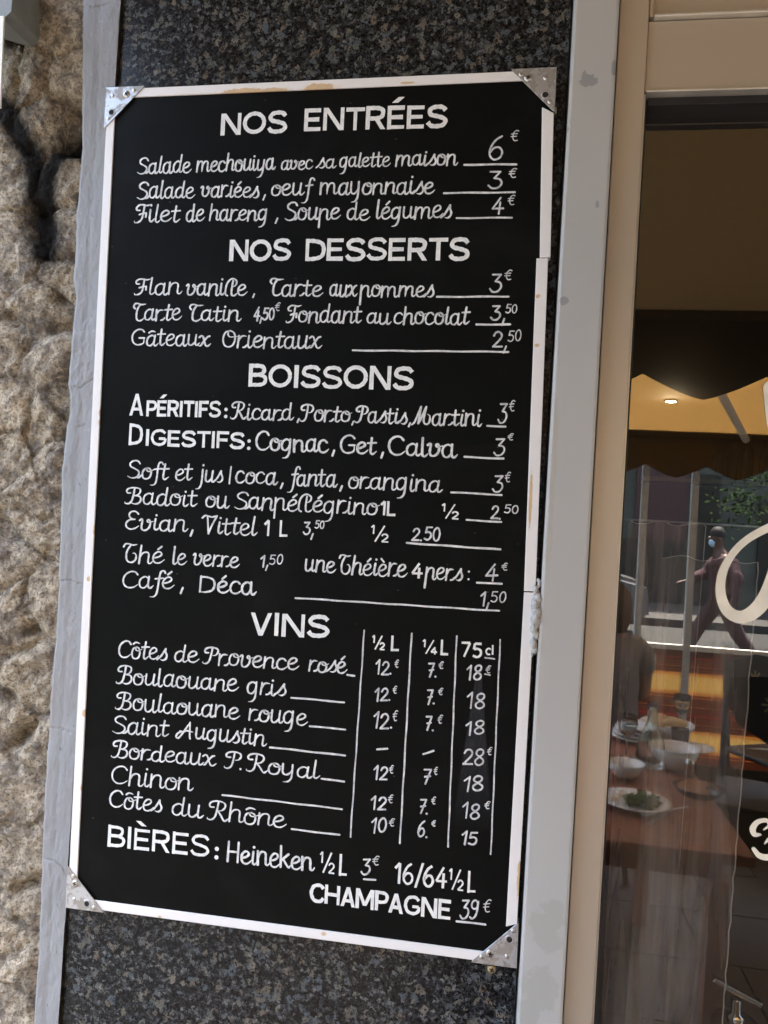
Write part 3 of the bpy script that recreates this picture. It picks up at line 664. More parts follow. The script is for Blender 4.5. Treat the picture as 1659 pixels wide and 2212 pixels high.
# ------------------------------------------------------------------ window
wn = empty('shop_window', (.4, 0, 0), 'shop window with champagne aluminium frame and cream lettering on the pane', 'window')
def wp(name, b, mat, bev=.001):
    o = nbox(name, b, mat, None, bev); unparent_off(o, wn); return o
zt = at(1500, 206, .01).z       # underside of the transom
zb = at(1500, 42, .005).z
wp('stile', (.3675, .4020, .000, .090, .20, 2.9), M['alu'], .0012)
wp('stile_bead', (.4022, .4042, .004, .060, .24, zt), M['alu_bead'], .0005)
wp('gasket', (.4044, .4076, .014, .060, .24, zt-.001), M['gasket'], .0006)
wp('transom', (.4024, 3.6, .004, .090, zt+.003, zb-.001), M['alu'], .001)
wp('transom_bead', (.4044, 3.6, -.001, .03, zt, zt+.0028), M['alu_bead'], .0008)
wp('top_gasket', (.4080, 3.6, .012, .060, zt-.010, zt-.0005), M['gasket'], .001)
wp('upper_bead', (.4085, 3.6, -.004, .03, zb, zb+.004), M['alu_bead'], .0012)
wp('upper_side_bead', (.4030, .4080, .003, .03, zb+.0045, 2.9), M['alu'], .001)
wp('upper_panel', (.4085, 3.6, .016, .030, zb+.004, 2.9), M['alu'], 0)
wp('bottom_rail', (.4024, 3.6, .002, .090, .20, .2395), M['alu'], .001)
bm = bmesh.new(); bm.faces.new([bm.verts.new(p) for p in ((.400, YG, .23), (3.6, YG, .23), (3.6, YG, zt-.004), (.400, YG, zt-.004))])
o = obj('pane', bm, M['glass']); unparent_off(o, wn)
# cream script painted on the pane (a big J and a small flourish, cut by the picture's edge)
def brush2(name, pts, ws):
    P_ = [at(x, y, YG-.001) for x, y in pts]; pv = [Vector((p.x*1000, p.z*1000)) for p in P_]
    seq = cat_rom(pv, 10); wl = []
    for i in range(len(seq)):
        t = i/(len(seq)-1)*(len(ws)-1); k = min(int(t), len(ws)-2); wl.append(ws[k]*(1-t+k)+ws[k+1]*(t-k))
    V = []; Fc = []; n = len(seq)
    for i, p in enumerate(seq):
        d = (seq[min(i+1, n-1)]-seq[max(i-1, 0)]).normalized(); nn_ = Vector((-d.y, d.x)); a = p+nn_*wl[i]/2; b = p-nn_*wl[i]/2
        V += [(a.x*.001, YG-.0012, a.y*.001), (b.x*.001, YG-.0012, b.y*.001)]
    for i in range(n-1): Fc.append((2*i, 2*i+1, 2*i+3, 2*i+2))
    for e, s_ in ((0, -1), (n-1, 1)):
        d = ((seq[1]-seq[0]) if e == 0 else (seq[-1]-seq[-2])).normalized()*s_; nn_ = Vector((-d.y, d.x)); b = len(V)
        for k in range(9): t = math.pi*k/8; q = seq[e]+(nn_*math.cos(t)+d*math.sin(t))*wl[e]/2; V.append((q.x*.001, YG-.0013, q.y*.001))
        Fc.append(tuple(range(b, b+9)))
    me = bpy.data.meshes.new(name); me.from_pydata(V, [], Fc); o = obj(name, me, M['cream_paint']); unparent_off(o, wn); return o
brush2('painted_letter', [(1664, 838), (1672, 900), (1690, 990), (1700, 1080), (1690, 1180), (1668, 1260), (1640, 1310), (1604, 1333), (1572, 1320), (1557, 1284), (1560, 1240), (1580, 1200), (1612, 1167), (1660, 1140), (1730, 1112)],
       [17, 19, 21, 21, 20, 19, 18, 16, 14, 12, 10.5, 9, 9, 10, 9])
brush2('painted_letter', [(1650, 1792), (1662, 1782), (1655, 1772), (1636, 1776), (1626, 1790), (1630, 1802), (1642, 1803)], [2, 4, 5, 6, 7.5, 6.5, 3])
brush2('painted_letter', [(1700, 1815), (1680, 1805), (1662, 1812), (1652, 1822)], [7, 6, 4, 2])
brush2('painted_letter', [(1628, 1834), (1640, 1848), (1658, 1852), (1680, 1846), (1700, 1832)], [5, 7, 8, 8, 7])

# box and cream upright at the top left corner
bx = empty('metal_casing', at(0, 20, -.02), 'grey-green metal casing at the top left corner of the stone wall', 'casing')
a = at(-60, -60, -.03); b = at(40, 46, -.03)
prof_ = [(a.x, a.z), (b.x, a.z), (b.x-.001, b.z+.004), (b.x-.012, b.z-.006), (a.x, b.z+.014)]
o = obj('casing_body', prism(bmesh.new(), prof_, -.045, .02), M['pipe_grey']); unparent_off(o, bx)
cp = empty('cream_upright', at(0, 100, -.03), 'narrow cream plastic upright on the stone wall at the left edge', 'upright')
a = at(8, 34, -.05); b = at(0, 232, -.05)
o = obj('strip', prism(bmesh.new(), [(a.x, a.z), (b.x, b.z), (b.x-.06, b.z), (a.x-.07, a.z)], -.05, -.047), M['cream_pvc']); unparent_off(o, cp)

# ------------------------------------------------------------------ the menu board
MB = empty('menu_board', (0, 0, 1.55), 'black menu board hand lettered in white, framed by white strips and metal corners', 'menu board', rot=(0, -R(.6906), 0))
def bp(name, me, mat, smooth=False):
    return obj(name, me, mat, MB, smooth=smooth)
HW, HH = .3, .5565
bp('panel', box(bmesh.new(), -HW+.003, HW-.003, 0, .010, -HH+.003, HH-.003, .0008), M['board'])
def bl(x, y):                      # photograph -> board plane, metres
    a = at(x, y, -.001); A_ = R(.6906); x_, z_ = a.x, a.z-1.55
    return x_*math.cos(A_)+z_*math.sin(A_), -x_*math.sin(A_)+z_*math.cos(A_)
def strip(quad, stains=()):
    mt = strip_mat('white_strip', [(bl(x, y)[0], bl(x, y)[1], rx*.0006, rz*.0006) for x, y, rx, rz in stains])
    bm = prism(bmesh.new(), quad, -.0022, .0125)
    bmesh.ops.bevel(bm, geom=bm.edges[:], offset=.0005, segments=1, affect='EDGES')
    return bp('frame_strip', bm, mt)
sw_ = .0128
strip([(-HW+.001, HH-.001), (HW-.001, HH-.001), (HW-.001, HH-sw_), (-HW+.001, HH-sw_)], [(535, 200, 60, 9), (690, 190, 34, 9), (590, 196, 30, 6), (880, 180, 14, 3), (345, 212, 20, 3)])
strip([(-HW+.001, HH-sw_-.0003), (-HW+sw_, HH-sw_-.0003), (-HW+sw_, -HH+sw_+.0003), (-HW+.001, -HH+sw_+.0003)], [(221, 893, 8, 15), (218, 912, 6, 8), (262, 378, 3, 10), (184, 1540, 6, 9), (181, 1700, 6, 12), (192, 1250, 4, 6), (205, 1145, 3, 14)])
strip([(-HW+.001, -HH+.001), (HW-.001, -HH+.001), (HW-.001, -HH+sw_), (-HW+.001, -HH+sw_)], [(346, 1980, 4, 3), (700, 2016, 5, 4)])
def rs(p): return [bl(*q) for q in p]
strip(rs([(1171, 232), (1196, 245), (1189, 556), (1166, 557)]))
strip(rs([(1159, 558.5), (1184, 558.5), (1157, 1277), (1132, 1277)]), [(1162, 640, 5, 4), (1160, 746, 5, 4), (1146, 1080, 3, 60)])
strip(rs([(1132, 1279.5), (1156, 1280), (1117, 1995), (1093, 2001)]), [(1120, 1900, 3, 40)])
# corner brackets
def bracket(cx, cz, sx, sz, feats, extra=None):
    """corner at (cx,cz); legs run sx along x and sz along z; feats: (kind,u,v) in cm"""
    br_ = empty('corner_bracket', (cx, -.0036, cz)); br_.parent = MB
    Lu, Lv = .054, .054
    def P2(u, v): return (sx*u, sz*v)
    poly = [P2(-.0012, -.0012), P2(Lu, -.0012), P2(Lu, .0002), P2(.0005, Lv), P2(-.0012, Lv)]
    bm = bmesh.new(); prism(bm, poly, 0, .0012)
    bmesh.ops.bevel(bm, geom=bm.edges[:], offset=.0003, segments=1, affect='EDGES')
    prism(bm, [P2(-.0014, -.0014), P2(Lu-.001, -.0014), P2(Lu-.001, -.0003), P2(-.0014, -.0003)], .0010, .017)
    prism(bm, [P2(-.0014, -.0014), P2(-.0003, -.0014), P2(-.0003, Lv-.001), P2(-.0014, Lv-.001)], .0010, .017)
    obj('plate', bm, M['zinc'], br_)
    for kind, u, v in feats:
        u *= .01; v *= .01; X = Matrix.Translation((sx*u, 0, sz*v)) @ Matrix.Rotation(R(90), 4, 'X')
        if kind == 's' or kind == 'b':
            mt = M['steel'] if kind == 's' else M['brass']
            bm = lathe(bmesh.new(), [(.0052, -.001), (.0050, .0004), (.0040, .0014), (.0018, .0018), (0, .0018)], 24, X); o = obj('screw', bm, mt, br_)
            bm = bmesh.new(); an = u*300
            for k in range(2):
                t = box(bmesh.new(), -.0027, .0027, -.0023, -.0012, -.0006, .0006); t.transform(Matrix.Translation((sx*u, 0, sz*v)) @ Matrix.Rotation(an+k*math.pi/2, 4, 'Y')); merge(bm, t)
            obj('cross_recess', bm, M['hole'], o) 
        elif kind == 'd':
            obj('rivet', lathe(bmesh.new(), [(.0030, -.0002), (.0026, .0005), (.0014, .0010), (0, .0011)], 16, X), M['steel'], br_)
        elif kind == 'h':
            o = obj('screw_hole', lathe(bmesh.new(), [(.0056, 0), (.0050, .0007), (.0040, .0006), (.0030, -.0001), (.0026, .0003)], 20, X), M['zinc'], br_)
            obj('hole_bottom', lathe(bmesh.new(), [(.0036, .00035), (0, .00036)], 20, X), M['hole'], br_)
        elif kind == 'e':      # screw heads in the folded edges, seen from the side
            ax = Matrix.Rotation(R(90)*sx, 4, 'Y') if v > 0 else Matrix.Rotation(0 if sz < 0 else math.pi, 4, 'X')
            obj('edge_screw', lathe(bmesh.new(), [(.0050, 0), (.0048, .0010), (.0030, .0019), (0, .0021)], 20, Matrix.Translation((sx*u, .009, sz*v)) @ ax.inverted()), M['brass'], br_)
    return br_
bracket(-HW, HH, 1, -1, [('s', 2.95, .95), ('h', .9, 3.35), ('d', 4.0, .5), ('d', .45, 4.2), ('d', .95, 1.1), ('e', 4.2, -.2), ('e', -.2, 5.0)])
bracket(HW, HH, -1, -1, [('s', 3.3, 1.1), ('h', 1.1, 3.3), ('d', 4.2, .6), ('d', 1.15, 1.2), ('d', .5, 4.2), ('e', 4.8, -.2), ('e', -.2, 4.9)])
bracket(-HW, -HH, 1, 1, [('s', 1.15, 3.3), ('h', 3.0, .8), ('d', .8, 4.2), ('d', 1.1, 1.15), ('d', 4.0, .4), ('e', 4.4, -.2), ('e', -.2, 4.6)])
bracket(HW, -HH, -1, 1, [('s', 3.2, 1.3), ('h', .9, 3.3), ('d', .5, 4.4), ('d', 1.1, 1.2), ('d', 4.2, .7), ('e', 4.4, -.2), ('e', 3.0, -.2)])
wsx = at(1062, 2094, .017)
o = obj('wall_screw', lathe(bmesh.new(), [(.0056, -.004), (.0054, 0), (.0036, .0016), (0, .0018)], 22, Matrix.Rotation(R(90), 4, 'X')), M['brass'], None, wsx)
bm = bmesh.new()
for k in range(2):
    t = box(bmesh.new(), -.003, .003, -.0023, -.0014, -.0006, .0006); t.transform(Matrix.Rotation(.5+k*math.pi/2, 4, 'Y')); merge(bm, t)
obj('cross_recess', bm, M['hole'], o)
tag(o, 'brass cross-head screw in the granite just under the lower right metal corner', 'screw')

TEXTS = [
('NOS','H',-135.2,487.8,-41.9,488.5,29.5),('ENTRÉES','H',-20.9,489.7,169.2,487.5,30.1),('Salade','S',-250.8,439.2,-173.3,439.2,14.6),
('mechouiya','S',-166.1,439.6,-56.4,439.8,14.4),('avec','S',-48.5,440,-5.3,439.4,12),('sa','S',-1,440.5,23.7,440.4,11.9),
('galette','S',30,441.2,96.9,440,12.3),('maison','S',103.7,440.8,183.4,439.9,13.3),('6','M',220.1,443.5,242.2,442.9,32.7),
('€','M',248.6,467.6,258,467.3,13.4),('Salade','S',-249.4,405.3,-166.4,405,15),('variées','S',-157.6,406.4,-76.3,403.4,14.2),
(',','S',-71.7,404.3,-65.7,404.2,14),('oeuf','S',-60.4,406,-5.2,405.3,14.5),('mayonnaise','S',5.6,405.7,155.9,403.8,14.9),
('3','M',222,409,243.1,408.5,23),('€','M',248.2,422.1,257.8,421.9,11.5),('Filet','S',-249.9,373.1,-185.5,373.1,15.5),
('de','S',-177.2,373.6,-151.4,373,14.8),('hareng','S',-144.6,373.7,-62.2,373.2,14.1),(',','S',-53.2,373,-47.2,372.9,13.5),
('Soupe','S',-40.3,373.1,34.3,372.8,15),('de','S',43.4,372.2,73.3,371.4,13.8),('légumes','S',81.2,372.6,179.4,372.7,14.9),
('4','M',228.2,375.7,244.6,375.4,22),('€','M',248.4,386.8,257.3,386.7,12.8),('NOS','H',-114.5,319.2,-28.7,319.2,28.9),
('DESSERTS','H',-11,318.9,205,318,29.4),('Flan','S',-244.7,274.8,-178.4,275,14.7),('vaniLe','S',-172.1,274.2,-86.9,273.4,14.9),
(',','S',-79.3,273.8,-74.3,273.8,9.7),('Tarte','S',-55.6,272.9,15.8,272.9,14.5),('aux','S',25,272.7,62.1,272.2,14.2),
('pommes','S',65.5,272.2,161.6,271.8,14.1),('3','M',229.7,277.9,247.2,277.9,23.5),('€','M',248.5,292.4,257.7,292.4,12.8),
('Tarte','S',-245.7,239.7,-176.6,240.4,14.9),('Tatin','S',-166.2,239.7,-93.7,239.5,14.1),('4,50','M',-77.1,240.9,-47.7,241.1,17.4),
('€','M',-47.9,253.2,-41.3,253.2,10.6),('Fondant','S',-30.6,238.7,69.5,237.8,14.9),('au','S',75.7,237.5,107.3,237.1,13.7),
('chocolat','S',110.8,237.2,207.9,236.8,14.6),('3,','M',232.9,241.3,251.7,241.4,19.1),('50','M',251.2,251.3,266.6,251.3,12),
('Gâteaux','S',-247.1,205.9,-133.7,206.3,14.7),('Orientaux','S',-118.4,204.7,18.6,204.3,15.2),('2,','M',236.6,207,255.4,207.2,21),
('50','M',255.4,215.8,273.2,215.9,14.2),('BOISSONS','H',-80.1,152.8,141.4,152.5,30),('A','K',-245.7,110.5,-224.2,110.6,29.7),
('PÉRITIFS','K',-221,110.3,-115.1,111.2,21.7),(':','K',-110.6,111.1,-105.3,111.2,14.5),('Ricard','S',-100.4,109.4,-15.5,110,14.1),
(',','S',-10.6,110.5,-5.7,110.7,9.5),('Porto','S',-5.6,109.7,61.5,109.9,13.9),(',','S',62.1,108.8,66.5,108.9,9.4),
('Pastis','S',67.1,109.7,134.9,109.4,13.6),(',','S',135.9,108.7,140.6,108.8,9.3),('Martini','S',143,108.7,228.8,109.1,14.2),
('3','M',247.5,111.2,260.1,111.6,28),('€','M',261.7,128.6,268.4,128.8,13.7),('D','K',-244.6,70.7,-223.6,70.8,29.2),
('IGESTIFS','K',-220.6,70.9,-79.7,70.4,22.1),(':','K',-76.8,69.9,-71.6,70,15),('Cognac','B',-65.2,70.4,34.1,69.6,15.5),
(',','B',37.7,69.7,42.7,69.9,14.2),('Get','B',48.6,69.3,97,69.7,15.1),(',','B',101.8,69.1,106.8,69.3,14),('Calva','B',111.9,69.3,200,68.6,15.7),
('3','M',244.1,72.6,260,73.2,23.4),('€','M',261.9,92.4,268.5,92.6,8.8),('Soft','S',-243.4,26.3,-183.7,26.8,14.8),
('et','S',-175,26.3,-150.2,26.3,14.5),('jus','S',-141,25.6,-107.3,25.5,15.2),('coca','S',-90.5,25.6,-33.1,25.7,15.4),
(',','S',-29.1,24.7,-24.2,24.9,13.4),('fanta','S',-16.4,25.4,46.6,25.4,15.1),(',','S',50.3,24.4,55.1,24.6,13.2),
('orangina','S',61.5,25,182.7,24,14.9),('3','M',244.6,25,259.4,25.6,22.5),('€','M',260.3,39,266.9,39.2,12.2),
('Badoit','S',-243.7,-8.5,-141.3,-8,14.8),('ou','S',-130.6,-8.4,-97.5,-7.9,15.1),('SanpéLégrino','S',-90.6,-8.1,102.8,-8.6,15.2),
('1L','Q',104.9,-8.9,125.3,-8.7,18.7),('½','Q',183.3,-9.2,206.7,-9.3,19.4),('2.','M',244.2,-7.4,258.7,-6.7,17.7),('50','M',260.5,0.6,279.4,1.5,10.9),
('Evian','S',-243.1,-42.8,-153.9,-42.1,15.2),(',','S',-150.2,-42.9,-144.7,-42.6,15.5),('Vittel','S',-131.3,-42.9,-57.6,-42.5,15.1),
('1','Q',-48.3,-42.8,-39.1,-42.3,21),('L','Q',-27.8,-42.7,-15.4,-42.5,21.3),('3,','M',4.1,-39.2,18.2,-38.6,18),('50','M',19,-30,32.5,-29.3,10.4),
('½','Q',93.8,-42.9,118.8,-42.8,21.5),('2.50','M',145.9,-39.4,183.6,-37.5,17.2),('Thé','S',-242.3,-87.5,-184.7,-86.7,16.1),
('le','S',-173.3,-86.3,-153.1,-86.1,14.4),('verre','S',-144.1,-85.8,-79.9,-85.6,14.3),('1,','M',-51.6,-83.5,-40.7,-82.9,16.2),
('50','M',-39.9,-79.6,-20.5,-78.5,13),('une','S',9,-85.3,50.2,-85.2,14.2),('Théière','S',55.4,-86.4,143.3,-85.4,15.3),
('4','Q',148,-86.5,164.4,-86.1,19.4),('pers','S',166.4,-86.6,213.9,-85.9,14.6),(':','Q',218.7,-85.6,224,-85.3,14.9),
('4','M',240.6,-85.7,257.7,-84.7,20.5),('€','M',261.5,-70.4,268.6,-70,9.7),('Café','S',-243.6,-121.7,-168.9,-119.8,15.3),
(',','S',-160.2,-120,-154.9,-119.7,15.5),('Déca','B',-133.9,-121,-54.8,-119.9,15.5),('1,','M',236.1,-115.9,248,-115.2,18.2),
('50','M',248.8,-111.2,268.8,-110,13.7),('VINS','H',-61.5,-173.2,47.1,-169.9,29.6),('½','Q',101.9,-180.4,119.9,-179.9,18.3),
('L','Q',126.2,-180.9,137.7,-180.4,19.5),('¼','Q',166.8,-181.1,186.6,-180.7,18.2),('L','Q',189.6,-181.4,200.5,-181.2,19.3),
('75','Q',214.6,-181.6,243.1,-181,19.2),('cl','Q',245.7,-176.7,257.5,-176.8,8.8),('Côtes','S',-244.6,-216.3,-173.4,-214.4,15.3),
('de','S',-163.6,-215.2,-129.1,-215,15.1),('Provence','S',-122.6,-215.3,7.1,-214.3,14.8),('rosé','S',20.4,-214.4,71.1,-213.2,14.1),
('Boulaouane','S',-243.6,-250.7,-72.8,-248.4,15.3),('gris','S',-60.9,-249.7,-7.5,-249.2,14.9),('Boulaouane','S',-242.9,-285.3,-69.3,-283.9,15.3),
('rouge','S',-57,-284.5,22.2,-284.1,15.1),('Saint','S',-246.9,-317.5,-165.7,-316.1,15.1),('Augustin','S',-154.3,-315.3,-31.6,-315.7,14.5),
('Bordeaux','S',-245.2,-350.2,-97.9,-348.8,14.2),('P','S',-85.6,-349.2,-62.8,-349.1,13.9),('.','S',-66.6,-350.5,-61.3,-350,13.9),
('Royal','S',-55.1,-350.7,42,-351.4,14.4),('Chinon','S',-245.6,-385.4,-128.8,-384.6,16.3),('Côtes','S',-246.6,-417,-170,-416.4,15.3),
('du','S',-156.7,-418.1,-112.9,-418.2,15.3),('Rhône','S',-105.7,-418.9,0.5,-418.8,15.6),('12.','M',107.8,-212.4,130,-210.7,17.9),
('€','M',132.6,-200.9,137.2,-200.6,9.9),('12.','M',108.3,-245.9,130.1,-244.1,17.5),('€','M',131.7,-234.8,136.5,-234.4,9.9),
('12.','M',107.6,-281.3,134.6,-278.9,20.3),('€','M',132.7,-269.1,138.7,-268.6,12.9),('12','M',111.4,-346.1,130.1,-344.2,18.2),
('€','M',131.8,-336.1,136.8,-335.7,10.3),('12','M',109.8,-384.1,130.3,-381.9,17.8),('€','M',131.9,-373.8,138.1,-373.2,10.7),
('10','M',111.1,-413.4,132.3,-411.1,18.8),('€','M',134.5,-402.3,141.3,-401.6,9.9),('7.','M',174.7,-210.2,186.9,-209.2,18.7),
('€','M',188.4,-198.9,194.3,-198.4,8.5),('7.','M',174.6,-244.8,186.1,-243.8,19.3),('€','M',189.3,-231.7,194.8,-231.3,8.2),
('7.','M',174.7,-277.7,186.6,-276.7,19.1),('€','M',190.1,-267.1,195.8,-266.6,10.8),('7','M',174.2,-344.8,185.7,-343.7,19),
('€','M',188.5,-332.2,192.8,-331.8,9.4),('7.','M',171,-382.8,184,-381.5,18.2),('€','M',187.2,-369.3,192.2,-368.8,9),
('6.','M',170.4,-412.8,185.2,-411.2,19.6),('€','M',188.5,-396.5,193.4,-396,7.6),('18','M',223.4,-210.3,243.4,-208.8,18.6),
('€','M',247.3,-199.3,253.1,-198.8,9),('18','M',225.3,-245.5,249.2,-243.5,20.9),('18','M',225.4,-278.2,250,-276,17.9),
('28','M',222.9,-317.1,251.4,-314.4,20.5),('€','M',253.7,-301.5,259.1,-301,9.7),('18','M',225.3,-349.2,252.4,-346.4,18.5),
('18','M',225.8,-383.3,248.9,-380.9,20.4),('€','M',253.2,-367.8,259.9,-367.1,9.3),('15','M',226.1,-415.5,247.4,-413.1,17.5),
('BIÈRES','J',-247.4,-470.3,-100.5,-468.9,29.3),(':','J',-94.7,-469.7,-88.2,-469.3,17.4),('Heineken','B',-77.7,-471.2,40.5,-469.9,17.1),
('½','Q',46.9,-471.6,68.3,-471.1,27.6),('L','Q',72.5,-472,83.9,-471.7,28.2),('3','M',100.5,-467.3,114,-465.7,22.2),
('€','M',115.5,-453.6,124.1,-452.6,12.3),('16/64','Q',144.6,-473.4,212.7,-472.7,27.5),('½','Q',213.3,-473.1,233.2,-472.6,27.2),
('L','Q',236.6,-473.8,247.8,-473.2,27.5),('CHAMPAGNE','J',35.3,-509.7,218.9,-510.6,24.8),('39','M',228,-508.3,253.1,-505.1,24.6),
('€','M',256.9,-495.5,266.2,-494.4,15.4),]
RULES = [(192,439.7,257,438.7,2.6),(167.7,404.3,256.7,403.3,2.6),(185.1,372,254.7,371.5,2.6),(164.7,271.8,254.8,272.4,2.6),(216.4,237,258.2,237.3,2.6),(58.8,202.5,257.5,202.9,2.6),(235.4,109.6,258.1,109.3,2.6),(208.8,69.6,257.5,69.1,2.6),(-97.6,46.6,-98.9,24.3,2.4),(194.1,24.5,257.1,23.7,2.6),(215.1,-9.6,258.3,-10,2.6),(140.6,-42.2,258.7,-44.4,2.6),(231.5,-87.2,262.2,-87.3,2.6),(-1.9,-120.8,260.6,-121,2.6),(91,-156.6,85.4,-421.2,2.2),(152.2,-156.4,149.4,-422.1,2.2),(209.2,-155.8,210.3,-419.8,2.2),(263.4,-156.5,263.6,-423,2.2),(245.8,-180.6,257.5,-180.9,2),(71.6,-215.2,81.1,-215.4,2.6),(-1.3,-250.2,69.2,-250.5,2.6),(25.2,-285.1,72.4,-285,2.6),(-26.5,-316.9,73.7,-318.4,2.6),(44,-350.9,73.9,-351.8,2.6),(-88.2,-385.2,72.7,-386.9,2.6),(7.7,-419.6,71.2,-420.1,2.6),(114.7,-306.9,127.9,-304.3,2.6),(173.9,-307,186.7,-301.9,2.6),(246.4,-200.9,252.8,-201.2,2),(105.4,-472.3,120.4,-471.9,2.6),(225.2,-510.8,260.7,-510.6,2.6)]
PEN = {'H': 5.2, 'J': 4.15, 'K': 3.9, 'S': 2.5, 'B': 3.0, 'Q': 3.0, 'M': 2.3}
NMS = {'H': 'heading_word', 'J': 'heading_word', 'K': 'small_caps_word', 'S': 'script_word', 'B': 'script_word', 'Q': 'painted_figure', 'M': 'marker_figure'}
for (s_, st_, x0, z0, x1, z1, h_) in TEXTS:
    pen = PEN[st_]
    if st_ in 'SB' and h_ < 12.5: pen *= .9
    if st_ == 'M' and h_ < 16: pen = 1.55
    if s_ == '€': pen = 1.35
    if st_ == 'Q' and h_ < 16: pen = 2.2
    if s_ in '½¼': pen = 2.0
    me = letter_mesh(s_.replace('Th', 'Uh') if s_[:2] == 'Th' else s_, st_, x0, z0, x1, z1, h_, pen, -.0004)
    mt = M['white_heading'] if st_ in 'HJKQ' else M['marker'] if st_ == 'M' else M['white_script']
    o = obj(NMS[st_] if s_ not in (',', '.', ':') else 'punctuation_mark', me, mt, MB)
for (x0, z0, x1, z1, wd) in RULES:
    V = []; Fc = []; a = Vector((x0, z0)); b = Vector((x1, z1)); n_ = max(3, int((b-a).length/8)); 
    wb = Vector((-(b-a).y, (b-a).x)).normalized()
    pts = [a.lerp(b, k/n_)+wb*.25*math.sin(k*.9+x0) for k in range(n_+1)]
    stroke(V, Fc, pts, wd*.93, -.0005, True)
    me = bpy.data.meshes.new('rule'); me.from_pydata(V, [], Fc); obj('rule_line', me, M['marker'] if wd < 2.5 else M['white_script'], MB)
# ------------------------------------------------------------------ ground, terrace, street (seen reflected in the pane)
tag(nbox('pavement', (-6, 9, -5.2, .02, -.30, -.02), M['pave']), kind='structure')
tag(nbox('road', (-40, 40, -14, -5.2, -.45, -.14), M['road']), kind='structure')
bm = bmesh.new(); bm.faces.new([bm.verts.new(p) for p in ((-200, -200, -.46), (200, -200, -.46), (200, 200, -.46), (-200, 200, -.46))])
tag(obj('ground', bm, M['pave']), kind='structure')
tag(nbox('far_pavement', (-40, 40, -17.5, -14.002, -.44, 0), M['pave']), kind='structure')
fl = empty('terrace_floor', (1.5, -1.5, 0), kind='structure')
o = nbox('grout_bed', (-.6, 4.4, -4.02, .018, -.02, -.004), M['grout']); unparent_off(o, fl)
me = None; T0 = .40
for i in range(12):
    for j in range(10):
        x0 = -.58+i*(T0+.006)+(.12 if j % 2 else 0); y0 = -3.98+j*(T0+.006)
        if x0+T0 > 4.4 or y0+T0 > .012: continue
        if me is None: o = nbox('tile', (0, T0, 0, T0, -.004, .008), M['terrace_tile'], None, .0015); me = o.data
        else: o = bpy.data.objects.new('tile', me); C.objects.link(o)
        o.location = (x0, y0, 0); unparent_off(o, fl)
def scallop(name, x0, x1, y, ztop, zlow, amp, per, ph, mat, th=.004):
    n = int((x1-x0)/.02); poly = [(x0, ztop), (x1, ztop)]
    for k in range(n+1):
        x = x1-(x1-x0)*k/n; u = ((x+ph)/per) % 1; poly.append((x, zlow+amp*abs(2*u-1)**1.3*(1 if True else 0)))
    return obj(name, prism(bmesh.new(), poly, y, y+th), mat)
aw = empty('shop_awning', (1.6, -.7, 2.6), 'brown canvas awning with scalloped valance over the shop window', 'awning')
def slope(name, x0, x1, ya, za, yb, zb_, mat, th=.004):
    bm = bmesh.new(); A_ = [bm.verts.new(p) for p in ((x0, ya, za), (x1, ya, za), (x1, yb, zb_), (x0, yb, zb_))]; B_ = [bm.verts.new(v.co+Vector((0, 0, -th))) for v in A_]
    bm.faces.new(A_); bm.faces.new(B_[::-1])
    for i in range(4): j = (i+1) % 4; bm.faces.new((A_[j], A_[i], B_[i], B_[j]))
    bmesh.ops.recalc_face_normals(bm, faces=bm.faces[:]); return obj(name, bm, mat)
AX0, AX1 = -.66, 4.3
CX0 = .25
o = slope('canvas', AX0, AX1, .02, 2.84, -1.42, 2.22, M['awning_tan']); unparent_off(o, aw)
o = scallop('valance', AX0, AX1, -1.455, 2.20, 1.955, .075, .36, .08, M['valance']); unparent_off(o, aw)
o = obj('front_bar', tube(bmesh.new(), [(AX0, -1.43, 2.21), (AX1, -1.43, 2.21)], .018), M['valance']); unparent_off(o, aw)
o = obj('cassette', box(bmesh.new(), AX0, AX1, -.08, .055, 2.845, 2.95, .01), M['white_paint']); unparent_off(o, aw)
cn = empty('terrace_canopy', (1.8, -3.2, 2.2), 'sunlit yellow canvas canopy over the terrace with folding arms', 'canopy')
o = slope('canvas', CX0, 5.2, -1.50, 2.56, -3.56, 2.12, M['awning_yellow'], .003); unparent_off(o, cn)
o = scallop('valance', CX0, 5.2, -3.60, 2.10, 1.86, .07, .33, 0, M['valance']); unparent_off(o, cn)
for (a, b, c_) in (((.3, -1.62, 2.46), (.9, -2.0, 2.25), (1.5, -3.52, 2.08)), ((3.0, -1.62, 2.46), (2.3, -2.0, 2.25), (1.7, -3.52, 2.08))):
    o = obj('folding_arm', tube(bmesh.new(), [a, b, c_], .02, 8), M['white_paint']); unparent_off(o, cn)
o = obj('front_bar', tube(bmesh.new(), [(CX0, -3.58, 2.11), (5.2, -3.58, 2.11)], .025), M['valance']); unparent_off(o, cn)
for x in (CX0+.04, 5.1):
    for y in (-1.53, -3.55):
        o = obj('post', box(bmesh.new(), x-.025, x+.025, y-.025, y+.025, -.02, 2.5 if y > -2 else 2.10, .004), M['white_paint']); unparent_off(o, cn)
